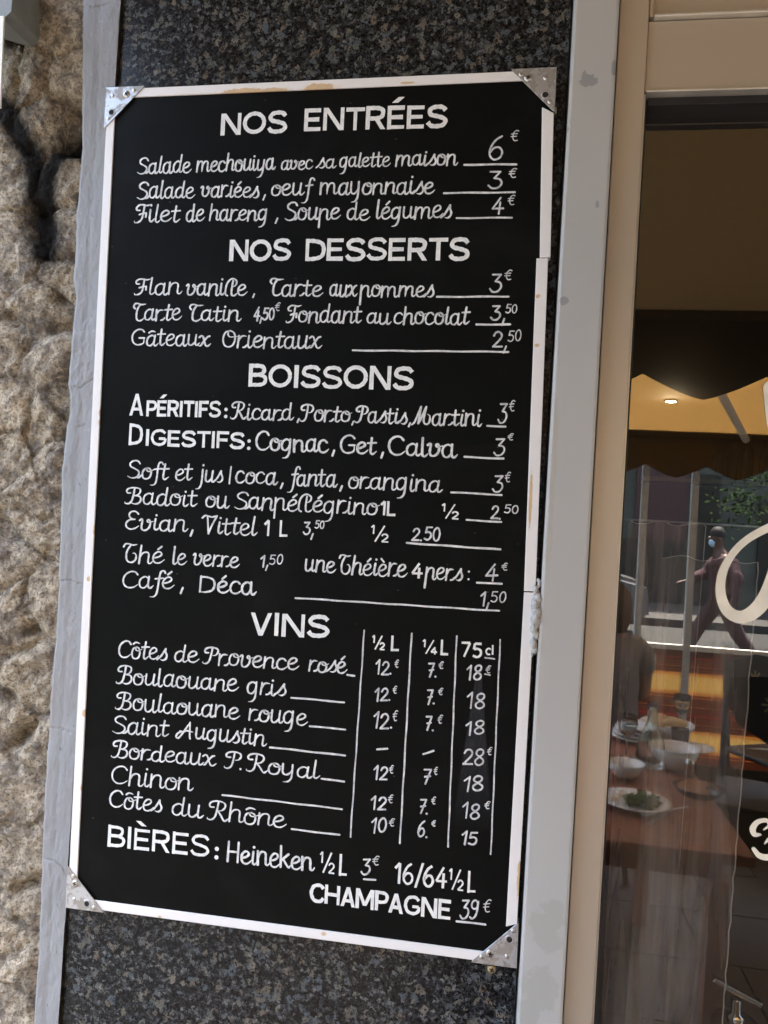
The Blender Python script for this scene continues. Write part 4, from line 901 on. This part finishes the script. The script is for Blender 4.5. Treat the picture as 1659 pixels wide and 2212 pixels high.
# glazed windbreak with striped canvas
YB = -3.72; zr = at(1560, 1400, 2*YG-YB).z; ztr = at(1560, 935, 2*YG-YB).z
wbk = empty('terrace_windbreak', (1.8, YB, 0), 'terrace windbreak of white posts and glass above orange striped canvas', 'windbreak')
wb0, wb1 = .15, 4.2
o = nbox('striped_panel', (wb0, wb1, YB-.004, YB+.004, .03, zr-.03), M['stripes']); unparent_off(o, wbk)
o = nbox('rail', (wb0, wb1, YB-.02, YB+.02, zr-.03, zr), M['white_paint'], None, .003); unparent_off(o, wbk)
o = nbox('top_rail', (wb0, wb1, YB-.02, YB+.02, ztr-.03, ztr), M['post_grey'], None, .003); unparent_off(o, wbk)
o = nbox('bottom_rail', (wb0, wb1, YB-.02, YB+.02, .01, .03), M['black_metal'], None, .003); unparent_off(o, wbk)
for px in (1388, 1496, 1800, 2100):
    x = mir(at(px, 1150, 2*YG-YB)).x
    o = nbox('post', (x-.019, x+.019, YB-.022, YB+.022, 0, ztr-.03), M['post_grey'], None, .002); unparent_off(o, wbk)

tr2 = empty('sunlit_floor_cover', (2.2, -3.37, .008), 'low black empty trough added to cover sunlit terrace floor before the striped canvas', 'trough')  # invented trough, hides the sunlit strip of floor from the reflection
for n_, b_ in (('front', (.2, 4.2, -3.10, -3.08, .008, .25)), ('back', (.2, 4.2, -3.66, -3.64, .008, .25)), ('bottom', (.2, 4.2, -3.64, -3.10, .008, .03)), ('end', (.18, .20, -3.66, -3.08, .008, .25)), ('end', (4.2, 4.22, -3.66, -3.08, .008, .25))):
    o = nbox(n_, b_, M['black_metal'], None, .001); unparent_off(o, tr2)
# table laid for lunch (behind the camera, seen in the pane)
def mz(x, y, z): return mir(atz(x, y, z))
ta = mz(1606, 1815, .75); tb = mz(1497, 1560, .75)
yn, yf = -1.02, -2.25; xr0, xr1 = ta.x, ta.x-.02
tbw = .74; tx1 = ta.x; tx0 = tx1-tbw
tbl = empty('dining_table', ((tx0+tx1)/2, (yn+yf)/2, 0), 'red-brown wooden dining table laid with dishes and a carafe', 'table')
o = nbox('tabletop', (tx0, tx1, yf, yn, .722, .75), M['wood'], None, .004); unparent_off(o, tbl)
o = nbox('apron', (tx0+.06, tx1-.06, yf+.06, yn-.06, .66, .7215), M['wood'], None, .002); unparent_off(o, tbl)
for x in (tx0+.07, tx1-.07):
    for y in (yf+.07, yn-.07):
        o = nbox('leg', (x-.025, x+.025, y-.025, y+.025, .008, .6595), M['wood'], None, .003); unparent_off(o, tbl)
def dish(name, loc, prof_, mat, label, cat, n=36, group=None):
    o = obj(name, lathe(bmesh.new(), prof_, n), mat, None, loc); tag(o, label, cat, group); return o
plate = lambda r: [(0, .004), (r*.6, .004), (r*.72, .010), (r, .018), (r, .021), (r*.70, .013), (r*.6, .007), (0, .007)]
bowl = lambda r, h: [(0, .002), (r*.45, .002), (r*.8, h*.45), (r, h), (r*.96, h), (r*.75, h*.5), (r*.4, .008), (0, .008)]
tz = .750
p = mz(1372, 1742, tz); o = dish('plate', (p.x, p.y, tz), plate(.10), M['porcelain'], 'white plate with leftover green salad at the near end of the table', 'plate')
rg2 = random.Random(2); bm = bmesh.new()
for k in range(26):
    a = rg2.random()*6.28; r_ = rg2.random()**.5*.05; t = bmesh.new(); bmesh.ops.create_grid(t, x_segments=3, y_segments=3, size=.014)
    for v in t.verts: v.co.z = .006*math.sin(v.co.x*300+k)*math.cos(v.co.y*260)
    merge(bm, t, Matrix.Translation((.02+r_*math.cos(a), r_*math.sin(a), .014+rg2.random()*.012)) @ Matrix.Rotation(rg2.random()*6, 4, (rg2.random()-.5, rg2.random()-.5, 1)))
so_ = obj('salad', bm, M['salad'], None, (p.x, p.y, tz+.001)); tag(so_, 'green salad leaves left on the white plate', 'salad')
p = mz(1508, 1724, tz); dish('glass_dish', (p.x, p.y, tz), bowl(.075, .034), M['clear'], 'clear glass dish near the corner of the dining table', 'glass dish')
p = mz(1455, 1660, tz); dish('serving_bowl', (p.x, p.y, tz), bowl(.085, .075), M['porcelain'], 'deep white bowl in the middle of the dining table', 'bowl')
p = mz(1440, 1600, tz); dish('serving_bowl', (p.x, p.y, tz), bowl(.10, .07), M['porcelain'], 'wide white bowl at the far end of the table behind the carafe', 'bowl')
p = mz(1500, 1625, tz); dish('saucer', (p.x, p.y, tz), plate(.07), M['porcelain'], 'small white saucer right of the bowls near the table edge', 'saucer')
p = mz(1350, 1680, tz); dish('side_bowl', (p.x, p.y, tz), bowl(.06, .05), M['porcelain'], 'small white bowl at the left side of the table', 'bowl')
p = mz(1404, 1655, tz); dish('carafe', (p.x, p.y, tz), [(0, .004), (.046, .004), (.05, .03), (.042, .09), (.018, .15), (.015, .19), (.021, .215), (.019, .215), (.013, .19), (.015, .15), (.038, .09), (.046, .03), (0, .008)], M['clear'], 'clear glass water carafe standing on the dining table', 'carafe')
p = mz(1488, 1685, tz); dish('shaker', (p.x, p.y, tz), [(0, 0), (.016, 0), (.014, .05), (.016, .052), (.012, .066), (0, .068)], M['steel'], 'small metal-topped shaker between bowls and glass dish', 'shaker')
gl_ = [(0, .002), (.028, .002), (.030, .004), (.004, .008), (.004, .07), (.026, .095), (.034, .125), (.030, .155), (.028, .155), (.032, .125), (.024, .098), (0, .078)]
p = mz(1352, 1640, tz); dish('wine_glass', (p.x, p.y, tz), gl_, M['clear'], 'stemmed wine glass left of the carafe', 'wine glass')
p = mz(1470, 1585, tz); dish('wine_glass', (p.x, p.y, tz), gl_, M['clear'], 'stemmed wine glass at the far right end of the table', 'wine glass')
p = mz(1468, 1625, tz); dish('tumbler', (p.x, p.y, tz), [(0, .003), (.026, .003), (.033, .085), (.031, .085), (.025, .006), (0, .006)], M['clear'], 'plain water tumbler between the two larger white bowls', 'tumbler')
p = mz(1375, 1600, tz); o = empty('plate_stack', (p.x, p.y, tz), 'stack of used white plates at the far left end of the table', 'plate stack')
for k in range(4): obj('plate', lathe(bmesh.new(), plate(.095-.003*k), 32), M['porcelain'], o, (.004*k, -.003*k, k*.013))
p = mz(1425, 1765, tz); bm = box(bmesh.new(), -.009, .009, -.10, -.005, .001, .003, .0008); box(bm, -.006, .006, -.0051, .09, .001, .004, .001)
o = obj('knife', bm, M['steel'], None, (p.x, p.y, tz), (0, 0, .5)); tag(o, 'steel knife lying beside the salad plate', 'knife')
p = mz(1440, 1752, tz); bm = box(bmesh.new(), -.004, .004, -.09, .05, .001, .003, .0008); box(bm, -.010, .010, .0499, .062, .001, .003, .0008)
for k in range(4): box(bm, -.0095+k*.0055, -.0070+k*.0055, .0619, .10, .001, .0028, .0004)
o = obj('fork', bm, M['steel'], None, (p.x, p.y, tz), (0, 0, .9)); tag(o, 'steel fork lying between the salad plate and the glass dish', 'fork')
# bread in the far bowl
bm = bmesh.new()
for k in range(5):
    t = bmesh.new(); bmesh.ops.create_icosphere(t, subdivisions=2, radius=.028); 
    merge(bm, t, Matrix.Translation((.04*math.cos(k*1.3), .04*math.sin(k*1.3), .07+.01*(k % 2))) @ Matrix.Diagonal((1.3, .8, .6, 1)))
p = mz(1440, 1600, tz); tag(obj('bread_slices', bm, M['bread'], None, (p.x, p.y, tz)), 'slices of bread piled in the wide white bowl', 'bread')

# chairs of black metal with a sunburst cut in the back
def chair(loc, rz, label):
    ch = empty('metal_chair', loc, label, 'chair', None, (0, 0, rz))
    for x in (-.19, .19):
        obj('back_post', tube(bmesh.new(), [(x, .2, .0), (x, .19, .45), (x, .24, .92)], .013, 8), M['black_metal'], ch)
        obj('front_leg', tube(bmesh.new(), [(x, -.2, 0), (x, -.19, .44)], .013, 8), M['black_metal'], ch)
    obj('seat', box(bmesh.new(), -.21, .21, -.22, .21, .44, .465, .008), M['black_metal'], ch)
    bm = bmesh.new(); n = 10
    for k in range(n):            # back plate pieces round a pierced flower
        pass
    pl = [(-.185, .90), (0, .93), (.185, .90), (.185, .80), (.14, .70), (.0, .62), (-.14, .70), (-.185, .80)]
    obj('back_plate', prism(bm, pl, .222, .228), M['black_metal'], ch)
    bm = bmesh.new()
    for k in range(8):
        a = k*math.pi/4; t = box(bmesh.new(), .014, .045, -.002, .002, -.004, .004, .001); t.transform(Matrix.Rotation(-a, 4, 'Y')); merge(bm, t, Matrix.Translation((0, .221, .80)))
        t = box(bmesh.new(), .014, .045, -.002, .002, -.004, .004, .001); t.transform(Matrix.Rotation(-a, 4, 'Y')); merge(bm, t, Matrix.Translation((0, .230, .80)))
    obj('pierced_flower', bm, M['brass'], ch); return ch
p = mir(at(1668, 1600, 2.55)); chair((p.x, p.y, .008), R(196), 'black metal chair with pierced sunburst back beside the dining table')
p = mir(at(1700, 1600, 3.25)); chair((p.x, p.y, .008), R(150), 'added black metal chair farther back, covering sunlit floor next to the striped canvas')  # extra chair, added to mask sunlit terrace floor seen in the pane

# people
def skin(name, J, E, mat, parent, sub=2, root=0):
    me = bpy.data.meshes.new(name); me.from_pydata([j[0] for j in J], E, []); me.materials.append(mat)
    o = bpy.data.objects.new(name, me); C.objects.link(o); o.parent = parent
    m = o.modifiers.new('Skin', 'SKIN'); m.use_smooth_shade = True; m.branch_smoothing = .3
    for i, j in enumerate(J):
        r_ = j[1] if isinstance(j[1], tuple) else (j[1], j[1]); me.skin_vertices[0].data[i].radius = r_
    me.skin_vertices[0].data[root].use_root = True
    s_ = o.modifiers.new('Subdivision', 'SUBSURF'); s_.levels = sub; s_.render_levels = sub
    return o
def folds(o, st=.012):
    t = bpy.data.textures.new('cloth_folds', 'CLOUDS'); t.noise_scale = .12
    m = o.modifiers.new('Folds', 'DISPLACE'); m.texture = t; m.strength = st*2; m.mid_level = .5; return o
def hand(parent, wrist, dirv, side, mat):
    d = Vector(dirv).normalized(); a = Vector(side).normalized(); w_ = Vector(wrist); J = [(tuple(w_), .018), (tuple(w_+d*.05), (.030, .014)), (tuple(w_+d*.085), (.034, .012))]; E = [(0, 1), (1, 2)]
    skin('palm', J, E, mat, parent, 1)
    for k, ln in enumerate((.06, .075, .07, .052)):
        b = w_+d*.08+a*(.012*(k-1.5)*1.5); c1 = b+d*ln*.5; c2 = b+d*ln+d.cross(a)*.015
        skin('finger', [(tuple(b-d*.02), .009), (tuple(c1), .0085), (tuple(c2), .007)], [(0, 1), (1, 2)], mat, parent, 1)
    b = w_+d*.03-a*.025; skin('thumb', [(tuple(b), .010), (tuple(b+d*.03-a*.025), .0095), (tuple(b+d*.055-a*.03), .008)], [(0, 1), (1, 2)], mat, parent, 1)
# walking man: faces left in the reflection (towards -x), head turned forward
pm = mir(at(1568, 1150, 9.6)); mx_ = pm.x
wk = empty('person', (mx_, pm.y, -.14), 'person in maroon clothes and pale blue face mask striding along the street', 'person')
J = [((0, 0, .95), (.13, .10)), ((0, 0, 1.12), (.14, .10)), ((-.02, 0, 1.32), (.17, .11)), ((-.05, 0, 1.46), (.10, .08)), ((-.07, 0, 1.53), .055), ((-.10, 0, 1.60), (.075, .085)), ((-.11, 0, 1.70), (.085, .09)), ((-.10, 0, 1.76), (.06, .06)),
     ((-.03, -.19, 1.42), .055), ((-.16, -.24, 1.18), .042), ((-.38, -.22, 1.10), .032), ((-.03, .19, 1.42), .055), ((.12, .25, 1.17), .042), ((.05, .26, .95), .030),
     ((0, -.10, .90), .095), ((-.24, -.11, .52), .062), ((-.42, -.11, .12), .040), ((-.58, -.11, .06), .035), ((0, .10, .90), .095), ((.16, .11, .50), .062), ((.42, .11, .18), .040), ((.36, .11, .06), .035)]
E_ = [(0, 1), (1, 2), (2, 3), (3, 4), (4, 5), (5, 6), (6, 7), (3, 8), (8, 9), (9, 10), (3, 11), (11, 12), (12, 13), (0, 14), (14, 15), (15, 16), (16, 17), (0, 18), (18, 19), (19, 20), (20, 21)]
skin('body', J, E_, M['skin_dark'], wk)
cl = lambda idx, add: [((J[i][0]), tuple(v+add for v in (J[i][1] if isinstance(J[i][1], tuple) else (J[i][1],)*2))) for i in idx]
folds(skin('sweatshirt', cl([0, 1, 2, 3, 8, 9, 10, 11, 12, 13], .035), [(0, 1), (1, 2), (2, 3), (3, 4), (4, 5), (5, 6), (3, 7), (7, 8), (8, 9)], M['maroon'], wk, 3), .03)
skin('trousers', cl([0, 14, 15, 16, 18, 19, 20], .03), [(0, 1), (1, 2), (2, 3), (0, 4), (4, 5), (5, 6)], M['maroon_dark'], wk)
obj('hair', lathe(bmesh.new(), [(.0, .10), (.05, .09), (.082, .05), (.092, .0), (.088, -.03)], 20, Matrix.Translation((-.095, 0, 1.715))), M['hair_black'], wk)
obj('face_mask', lathe(bmesh.new(), [(.0, .05), (.03, .045), (.055, .02), (.062, -.01)], 16, Matrix.Translation((-.150, 0, 1.605)) @ Matrix.Rotation(R(-90), 4, 'Y')), M['mask_blue'], wk)
for s_ in (-1, 1):
    obj('ear', lathe(bmesh.new(), [(0, .008), (.02, .005), (.026, 0)], 10, Matrix.Translation((-.09, s_*.088, 1.655)) @ Matrix.Rotation(R(-90*s_), 4, 'X')), M['skin_dark'], wk)
    obj('eye', lathe(bmesh.new(), [(0, .004), (.010, .002), (.012, 0)], 8, Matrix.Translation((-.19, s_*.032, 1.675)) @ Matrix.Rotation(R(-90), 4, 'Y')), M['porcelain'], wk)
obj('nose', tube(bmesh.new(), [(-.185, 0, 1.68), (-.207, 0, 1.645)], [.008, .014], 8), M['skin_dark'], wk)
hand(wk, (-.38, -.22, 1.10), (-1, .1, -.25), (0, 1, 0), M['skin_dark']); hand(wk, (.05, .26, .95), (-.2, 0, -1), (0, 1, 0), M['skin_dark'])
obj('shirt_tail', box(bmesh.new(), .03, .15, -.13, .10, .86, .93, .02), M['porcelain'], wk)
for a, z in ((-.50, .03), (.40, .04)): obj('shoe', box(bmesh.new(), a-.15, a+.11, (-.15 if a < 0 else .07), (-.07 if a < 0 else .15), z-.03, z+.06, .03), M['black_metal'], wk)
# seated diner at the left of the table, back to the street
pd = mir(at(1308, 1340, 2.75)); dnx, dny = pd.x, pd.y
dn = empty('person', (dnx, dny, .008), 'person with brown hair and grey shirt seated at the dining table', 'person', rot=(0, 0, R(-25)))
J = [((0, 0, .52), (.15, .13)), ((0, .02, .72), (.14, .11)), ((0, .03, .92), (.18, .11)), ((0, .02, 1.04), (.09, .07)), ((0, .02, 1.09), .055), ((0, -.01, 1.15), (.078, .09)), ((0, -.01, 1.22), (.08, .09)), ((0, 0, 1.27), (.06, .07)),
     ((.19, .02, .98), .055), ((.25, -.06, .76), .042), ((.14, -.24, .78), .032), ((-.19, .02, .98), .055), ((-.25, -.06, .76), .042), ((-.14, -.24, .78), .032),
     ((.10, -.06, .50), .09), ((.12, -.42, .50), .062), ((.12, -.44, .10), .042), ((.12, -.56, .04), .035), ((-.10, -.06, .50), .09), ((-.12, -.42, .50), .062), ((-.12, -.44, .10), .042), ((-.12, -.56, .04), .035)]
skin('body', J, E_, M['skin'], dn)
folds(skin('shirt', cl([0, 1, 2, 3, 8, 11], .02)+[((.225, -.02, .87), .060), ((-.225, -.02, .87), .060)], [(0, 1), (1, 2), (2, 3), (3, 4), (3, 5), (4, 6), (5, 7)], M['grey_shirt'], dn, 3), .02)
skin('trousers', cl([0, 14, 15, 16, 18, 19, 20], .03), [(0, 1), (1, 2), (2, 3), (0, 4), (4, 5), (5, 6)], M['trousers'], dn)
obj('hair', lathe(bmesh.new(), [(.0, .115), (.055, .10), (.095, .055), (.107, .0), (.105, -.06), (.085, -.12)], 24, Matrix.Translation((0, .015, 1.20))), M['hair'], dn)
for s_ in (-1, 1): obj('eye', lathe(bmesh.new(), [(0, .004), (.010, .002), (.012, 0)], 8, Matrix.Translation((s_*.032, -.10, 1.19)) @ Matrix.Rotation(R(90), 4, 'X')), M['porcelain'], dn)
obj('nose', tube(bmesh.new(), [(0, -.098, 1.185), (0, -.120, 1.155)], [.008, .013], 8), M['skin'], dn)
hand(dn, (.14, -.24, .78), (-.3, -1, -.05), (1, 0, 0), M['skin']); hand(dn, (-.14, -.24, .78), (.3, -1, -.05), (1, 0, 0), M['skin'])
sto = empty('stool', (dnx, dny, .008), 'round black stool under the seated diner', 'stool')
obj('seat', lathe(bmesh.new(), [(0, .38), (.17, .38), (.18, .39), (.18, .41), (0, .415)], 28), M['black_metal'], sto)
for k in range(4): obj('leg', tube(bmesh.new(), [(.12*math.cos(k*1.571+.8), .12*math.sin(k*1.571+.8), .38), (.19*math.cos(k*1.571+.8), .19*math.sin(k*1.571+.8), 0)], .012, 8), M['black_metal'], sto)

# street beyond: facade, shop, parked car, tree
op = empty('opposite_building', (0, -17.5, 0), 'grey plastered building across the street with a dark doorway and red shopfront', 'building')
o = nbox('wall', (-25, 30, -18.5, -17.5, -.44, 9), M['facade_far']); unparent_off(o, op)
def fxp(px, Y=17.5): return at(px, 1150, Y).x
for n_, a, b, z0, z1, mt in (('door', fxp(1500), fxp(1552), -.1, 2.9, 'window_dark'), ('shopfront', fxp(1370), fxp(1482), 1.4, 4.3, 'red_shop'), ('shop_window', fxp(1340), fxp(1480), .0, 1.39, 'window_dark'), ('window', fxp(1640), fxp(1720), .5, 2.4, 'window_dark'), ('upper_window', fxp(1500), fxp(1560), 4.6, 6.4, 'window_dark'), ('upper_window', fxp(1640), fxp(1700), 4.6, 6.4, 'window_dark')):
    o = nbox(n_, (a, b, -17.5, -17.42, z0, z1), M[mt]); unparent_off(o, op)
o = nbox('cornice', (-25, 30, -17.5, -17.3, 4.35, 4.5), M['white_paint']); unparent_off(o, op)
cr = empty('parked_car', (.3, -12.4, -.14), 'silver car parked across the street', 'car')
prof_ = [(-2, .35), (-2.05, .75), (-1.2, .95), (-.6, 1.42), (.9, 1.45), (1.6, 1.0), (2.05, .9), (2.1, .35)]
bm = bmesh.new(); prism(bm, prof_, -.82, .82); bmesh.ops.bevel(bm, geom=bm.edges[:], offset=.07, segments=3, affect='EDGES'); obj('body', bm, M['car'], cr)
for y in (-.83, .815): obj('side_window', prism(bmesh.new(), [(-.95, 1.0), (-.52, 1.36), (.82, 1.38), (1.35, 1.02)], y, y+.015), M['window_dark'], cr)
for x in (-1.3, 1.35):
    for y in (-.80, .80):
        o = obj('wheel', lathe(bmesh.new(), [(0, -.1), (.30, -.1), (.33, -.07), (.33, .07), (.30, .1), (0, .1)], 24, Matrix.Translation((x, y, .33)) @ Matrix.Rotation(R(90), 4, 'X')), M['gasket'], cr)
        obj('rim', lathe(bmesh.new(), [(0, -.105), (.19, -.105), (.19, .105), (0, .105)], 16, Matrix.Translation((x, y, .33)) @ Matrix.Rotation(R(90), 4, 'X')), M['steel'], o)
tp = mir(at(1690, 1000, 11.5)); tr_ = empty('street_tree', (tp.x+.9, tp.y, -.14), 'leafy street tree with branches reaching over the road', 'tree')
obj('trunk', tube(bmesh.new(), [(0, 0, 0), (.05, 0, 1.6), (-.05, .05, 3.2), (-.3, 0, 4.2)], [.15, .12, .10, .05], 10), M['bark'], tr_)
for k in range(5):
    a = k*1.3+2.6; obj('branch', tube(bmesh.new(), [(0, 0, 2.3+k*.25), (.7*math.cos(a), .7*math.sin(a), 2.9+k*.2), (1.4*math.cos(a), 1.4*math.sin(a), 2.9+k*.25)], [.06, .04, .015], 8), M['bark'], tr_)
rg3 = random.Random(9); V = []; Fc = []
cl_ = [(rg3.uniform(-1.7, 1.5), rg3.uniform(-1.3, 1.3), rg3.uniform(2.0, 4.6)) for _ in range(46)]
for (a, b, c_) in cl_:
    for k in range(90):
        q = Vector((rg3.gauss(a, .22), rg3.gauss(b, .22), rg3.gauss(c_, .16))); d = Vector((rg3.uniform(-1, 1), rg3.uniform(-1, 1), rg3.uniform(-.6, .2))).normalized(); e = d.cross(Vector((rg3.random(), rg3.random(), 1))).normalized()
        n_ = len(V); V += [q, q+d*.05+e*.025, q+d*.11, q+d*.05-e*.025]; Fc.append((n_, n_+1, n_+2, n_+3))
me = bpy.data.meshes.new('crown'); me.from_pydata([tuple(v) for v in V], [], Fc); obj('crown', me, M['leaf'], tr_)

# ------------------------------------------------------------------ inside the shop
rm = empty('dining_room', (2, 3, 0), 'dim brown dining room behind the window', 'room', kind='structure')
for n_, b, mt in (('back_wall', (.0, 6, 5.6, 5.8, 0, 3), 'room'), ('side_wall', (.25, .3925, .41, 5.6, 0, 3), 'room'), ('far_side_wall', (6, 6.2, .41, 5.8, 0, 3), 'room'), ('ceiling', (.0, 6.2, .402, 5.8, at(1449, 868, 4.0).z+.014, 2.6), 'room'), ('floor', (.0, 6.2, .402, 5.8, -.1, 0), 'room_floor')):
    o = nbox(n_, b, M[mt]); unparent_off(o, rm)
def curtain(name, x0t, x1t, x0b, x1b, zt_, zb_, y, amp, nf, mat, label, seed, frayed=False):
    nx, nz = 160, 90; U = np.linspace(0, 1, nx)[None, :]; W_ = np.linspace(0, 1, nz)[:, None]
    xl = x0t+(x0b-x0t)*W_; xr = x1t+(x1b-x1t)*W_
    X = xl+(xr-xl)*U+.0025*np.sin(U*nf*6.28*1.1+W_*2+seed)
    if frayed: X = X+(U > .985)*(_rng.rand(nz, 1)-.5)*.0022
    Z_ = None; Yc = y+amp*np.sin(U*nf*6.28+.8*np.sin(W_*3+seed))*(0.5+.5*W_)+amp*.4*np.sin(U*nf*15+seed*2+W_*1.5)
    Z = zt_+(zb_-zt_)*W_+.0025*np.sin(U*14+seed)*(1-W_)+U*0
    o = grid(name, X+W_*0, Yc+W_*0, Z, mat); tag(o, label, 'curtain')
    if mat is M['sheer']:
        e = [(X[i, -1], Yc[i, -1]-.001, Z[i, -1]) for i in range(nz)]
        obj('hem', tube(bmesh.new(), e, .0009 if frayed else .0006, 5), M['hem'], o)
        e = [(X[0, i], Yc[0, i]-.001, Z[0, i]) for i in range(0, nx, 2)]
        obj('top_hem', tube(bmesh.new(), e, .0006, 5), M['hem'], o)
    return o
def gx(px, py, Y=.11): return at(px, py, Y).x
zc = at(1500, 1180, .11).z
curtain('curtain', gx(1310, 1330), gx(1366, 1330), gx(1228, 2212), gx(1345, 2212), at(1340, 1480, .12).z, .3, .125, .012, 3, M['drape'], 'narrow dark grey curtain gathered against the left side of the window', 1)
curtain('curtain', gx(1352, 1131, .10), gx(1527, 1131, .10), gx(1300, 2212, .10), gx(1422, 2212, .10), at(1450, 1131, .10).z, .3, .10, .007, 2, M['sheer'], 'inner sheer grey curtain ending halfway across the lower pane', 2)
curtain('curtain', gx(1432, 1206, .085), gx(1638, 1206, .085), gx(1325, 2212, .085), gx(1528, 2212, .085), at(1500, 1206, .085).z, .3, .085, .005, 2, M['sheer'], 'outer sheer grey curtain with a frayed right edge', 5, True)
o = obj('curtain_wire', tube(bmesh.new(), [(.41, .10, at(1500, 1130, .1).z), (1.4, .10, at(1500, 1130, .1).z-.002)], .0015, 6), M['steel']); tag(o, 'thin steel wire carrying the sheer curtains', 'wire')
# soap pump on a little stand inside
pp = at(1592, 2128, .35); sx_, sy_, sz_ = pp.x, pp.y, pp.z
st = empty('side_stand', (sx_, sy_, 0), 'small black stand under the chrome pump dispenser', 'stand')
o = nbox('stand_top', (sx_-.12, sx_+.14, sy_-.1, sy_+.12, sz_-.20, sz_-.18), M['black_metal'], None, .003); unparent_off(o, st)
o = nbox('column', (sx_-.02, sx_+.02, sy_-.02, sy_+.02, .02, sz_-.20), M['black_metal'], None, .003); unparent_off(o, st)
o = nbox('foot', (sx_-.10, sx_+.10, sy_-.10, sy_+.10, 0, .02), M['black_metal'], None, .003); unparent_off(o, st)
dp = empty('pump_dispenser', (sx_, sy_, sz_-.18), 'chrome pump dispenser standing inside the window', 'dispenser')
obj('bottle', lathe(bmesh.new(), [(0, 0), (.034, 0), (.036, .004), (.036, .118), (.033, .124), (.0, .124)], 40), M['chrome'], dp)
obj('collar', lathe(bmesh.new(), [(0, .1242), (.014, .1242), (.014, .134), (.008, .137), (.008, .158), (0, .158)], 24), M['chrome'], dp)
bm = bmesh.new(); box(bm, -.062, .018, -.0075, .0075, -.004, .004, .0012); bm.transform(Matrix.Translation((0.02, 0, .163)) @ Matrix.Rotation(R(22), 4, 'Y')); obj('nozzle', bm, M['chrome'], dp)
# lamp and bottles deep in the room
lp_ = at(1449, 868, 4.0); lm = empty('ceiling_lamp', (lp_.x, lp_.y, lp_.z), 'small lit downlight glowing in the dark dining room', 'lamp')
obj('bulb', lathe(bmesh.new(), [(0, 0), (.028, 0), (.03, .01), (0, .012)], 20), M['glow'], lm)
obj('rim', lathe(bmesh.new(), [(.031, 0), (.040, 0), (.040, .014), (.031, .014)], 20), M['black_metal'], lm)
ll = bpy.data.lights.new('lamp_light', 'POINT'); ll.energy = .3; ll.color = (1, .78, .5); ll.shadow_soft_size = .05
lo = bpy.data.objects.new('lamp_light', ll); C.objects.link(lo); lo.parent = lm; lo.location = (0, 0, -.06)
sz0 = at(1600, 1040, 4.6).z
sh = nbox('bottle_shelf', (fxp(1380, 4.6), 4.5, 4.5, 4.7, sz0-.03, sz0), M['room']); tag(sh, 'dark wooden bottle shelf deep in the room', 'shelf')
bprof = [(0, 0), (.035, 0), (.036, .02), (.036, .18), (.014, .23), (.013, .29), (0, .29)]
bme = None
for k, px in enumerate((1553, 1582, 1614, 1650)):
    x = at(px, 1030, 4.6).x
    if bme is None: o = obj('bottle', lathe(bmesh.new(), bprof, 20), M['bottle_glass'], None, (x, 4.6, sz0)); bme = o.data
    else: o = bpy.data.objects.new('bottle', bme); C.objects.link(o); o.location = (x, 4.6, sz0)
    o.scale = (1, 1, (.8, .85, 1.1, .95)[k]); tag(o, ('shortest dark bottle at the left end of the shelf', 'dark bottle second from the left on the shelf', 'tallest dark bottle on the shelf', 'dark bottle right of the tallest one on the shelf')[k], 'bottle', 'bottles on the shelf')
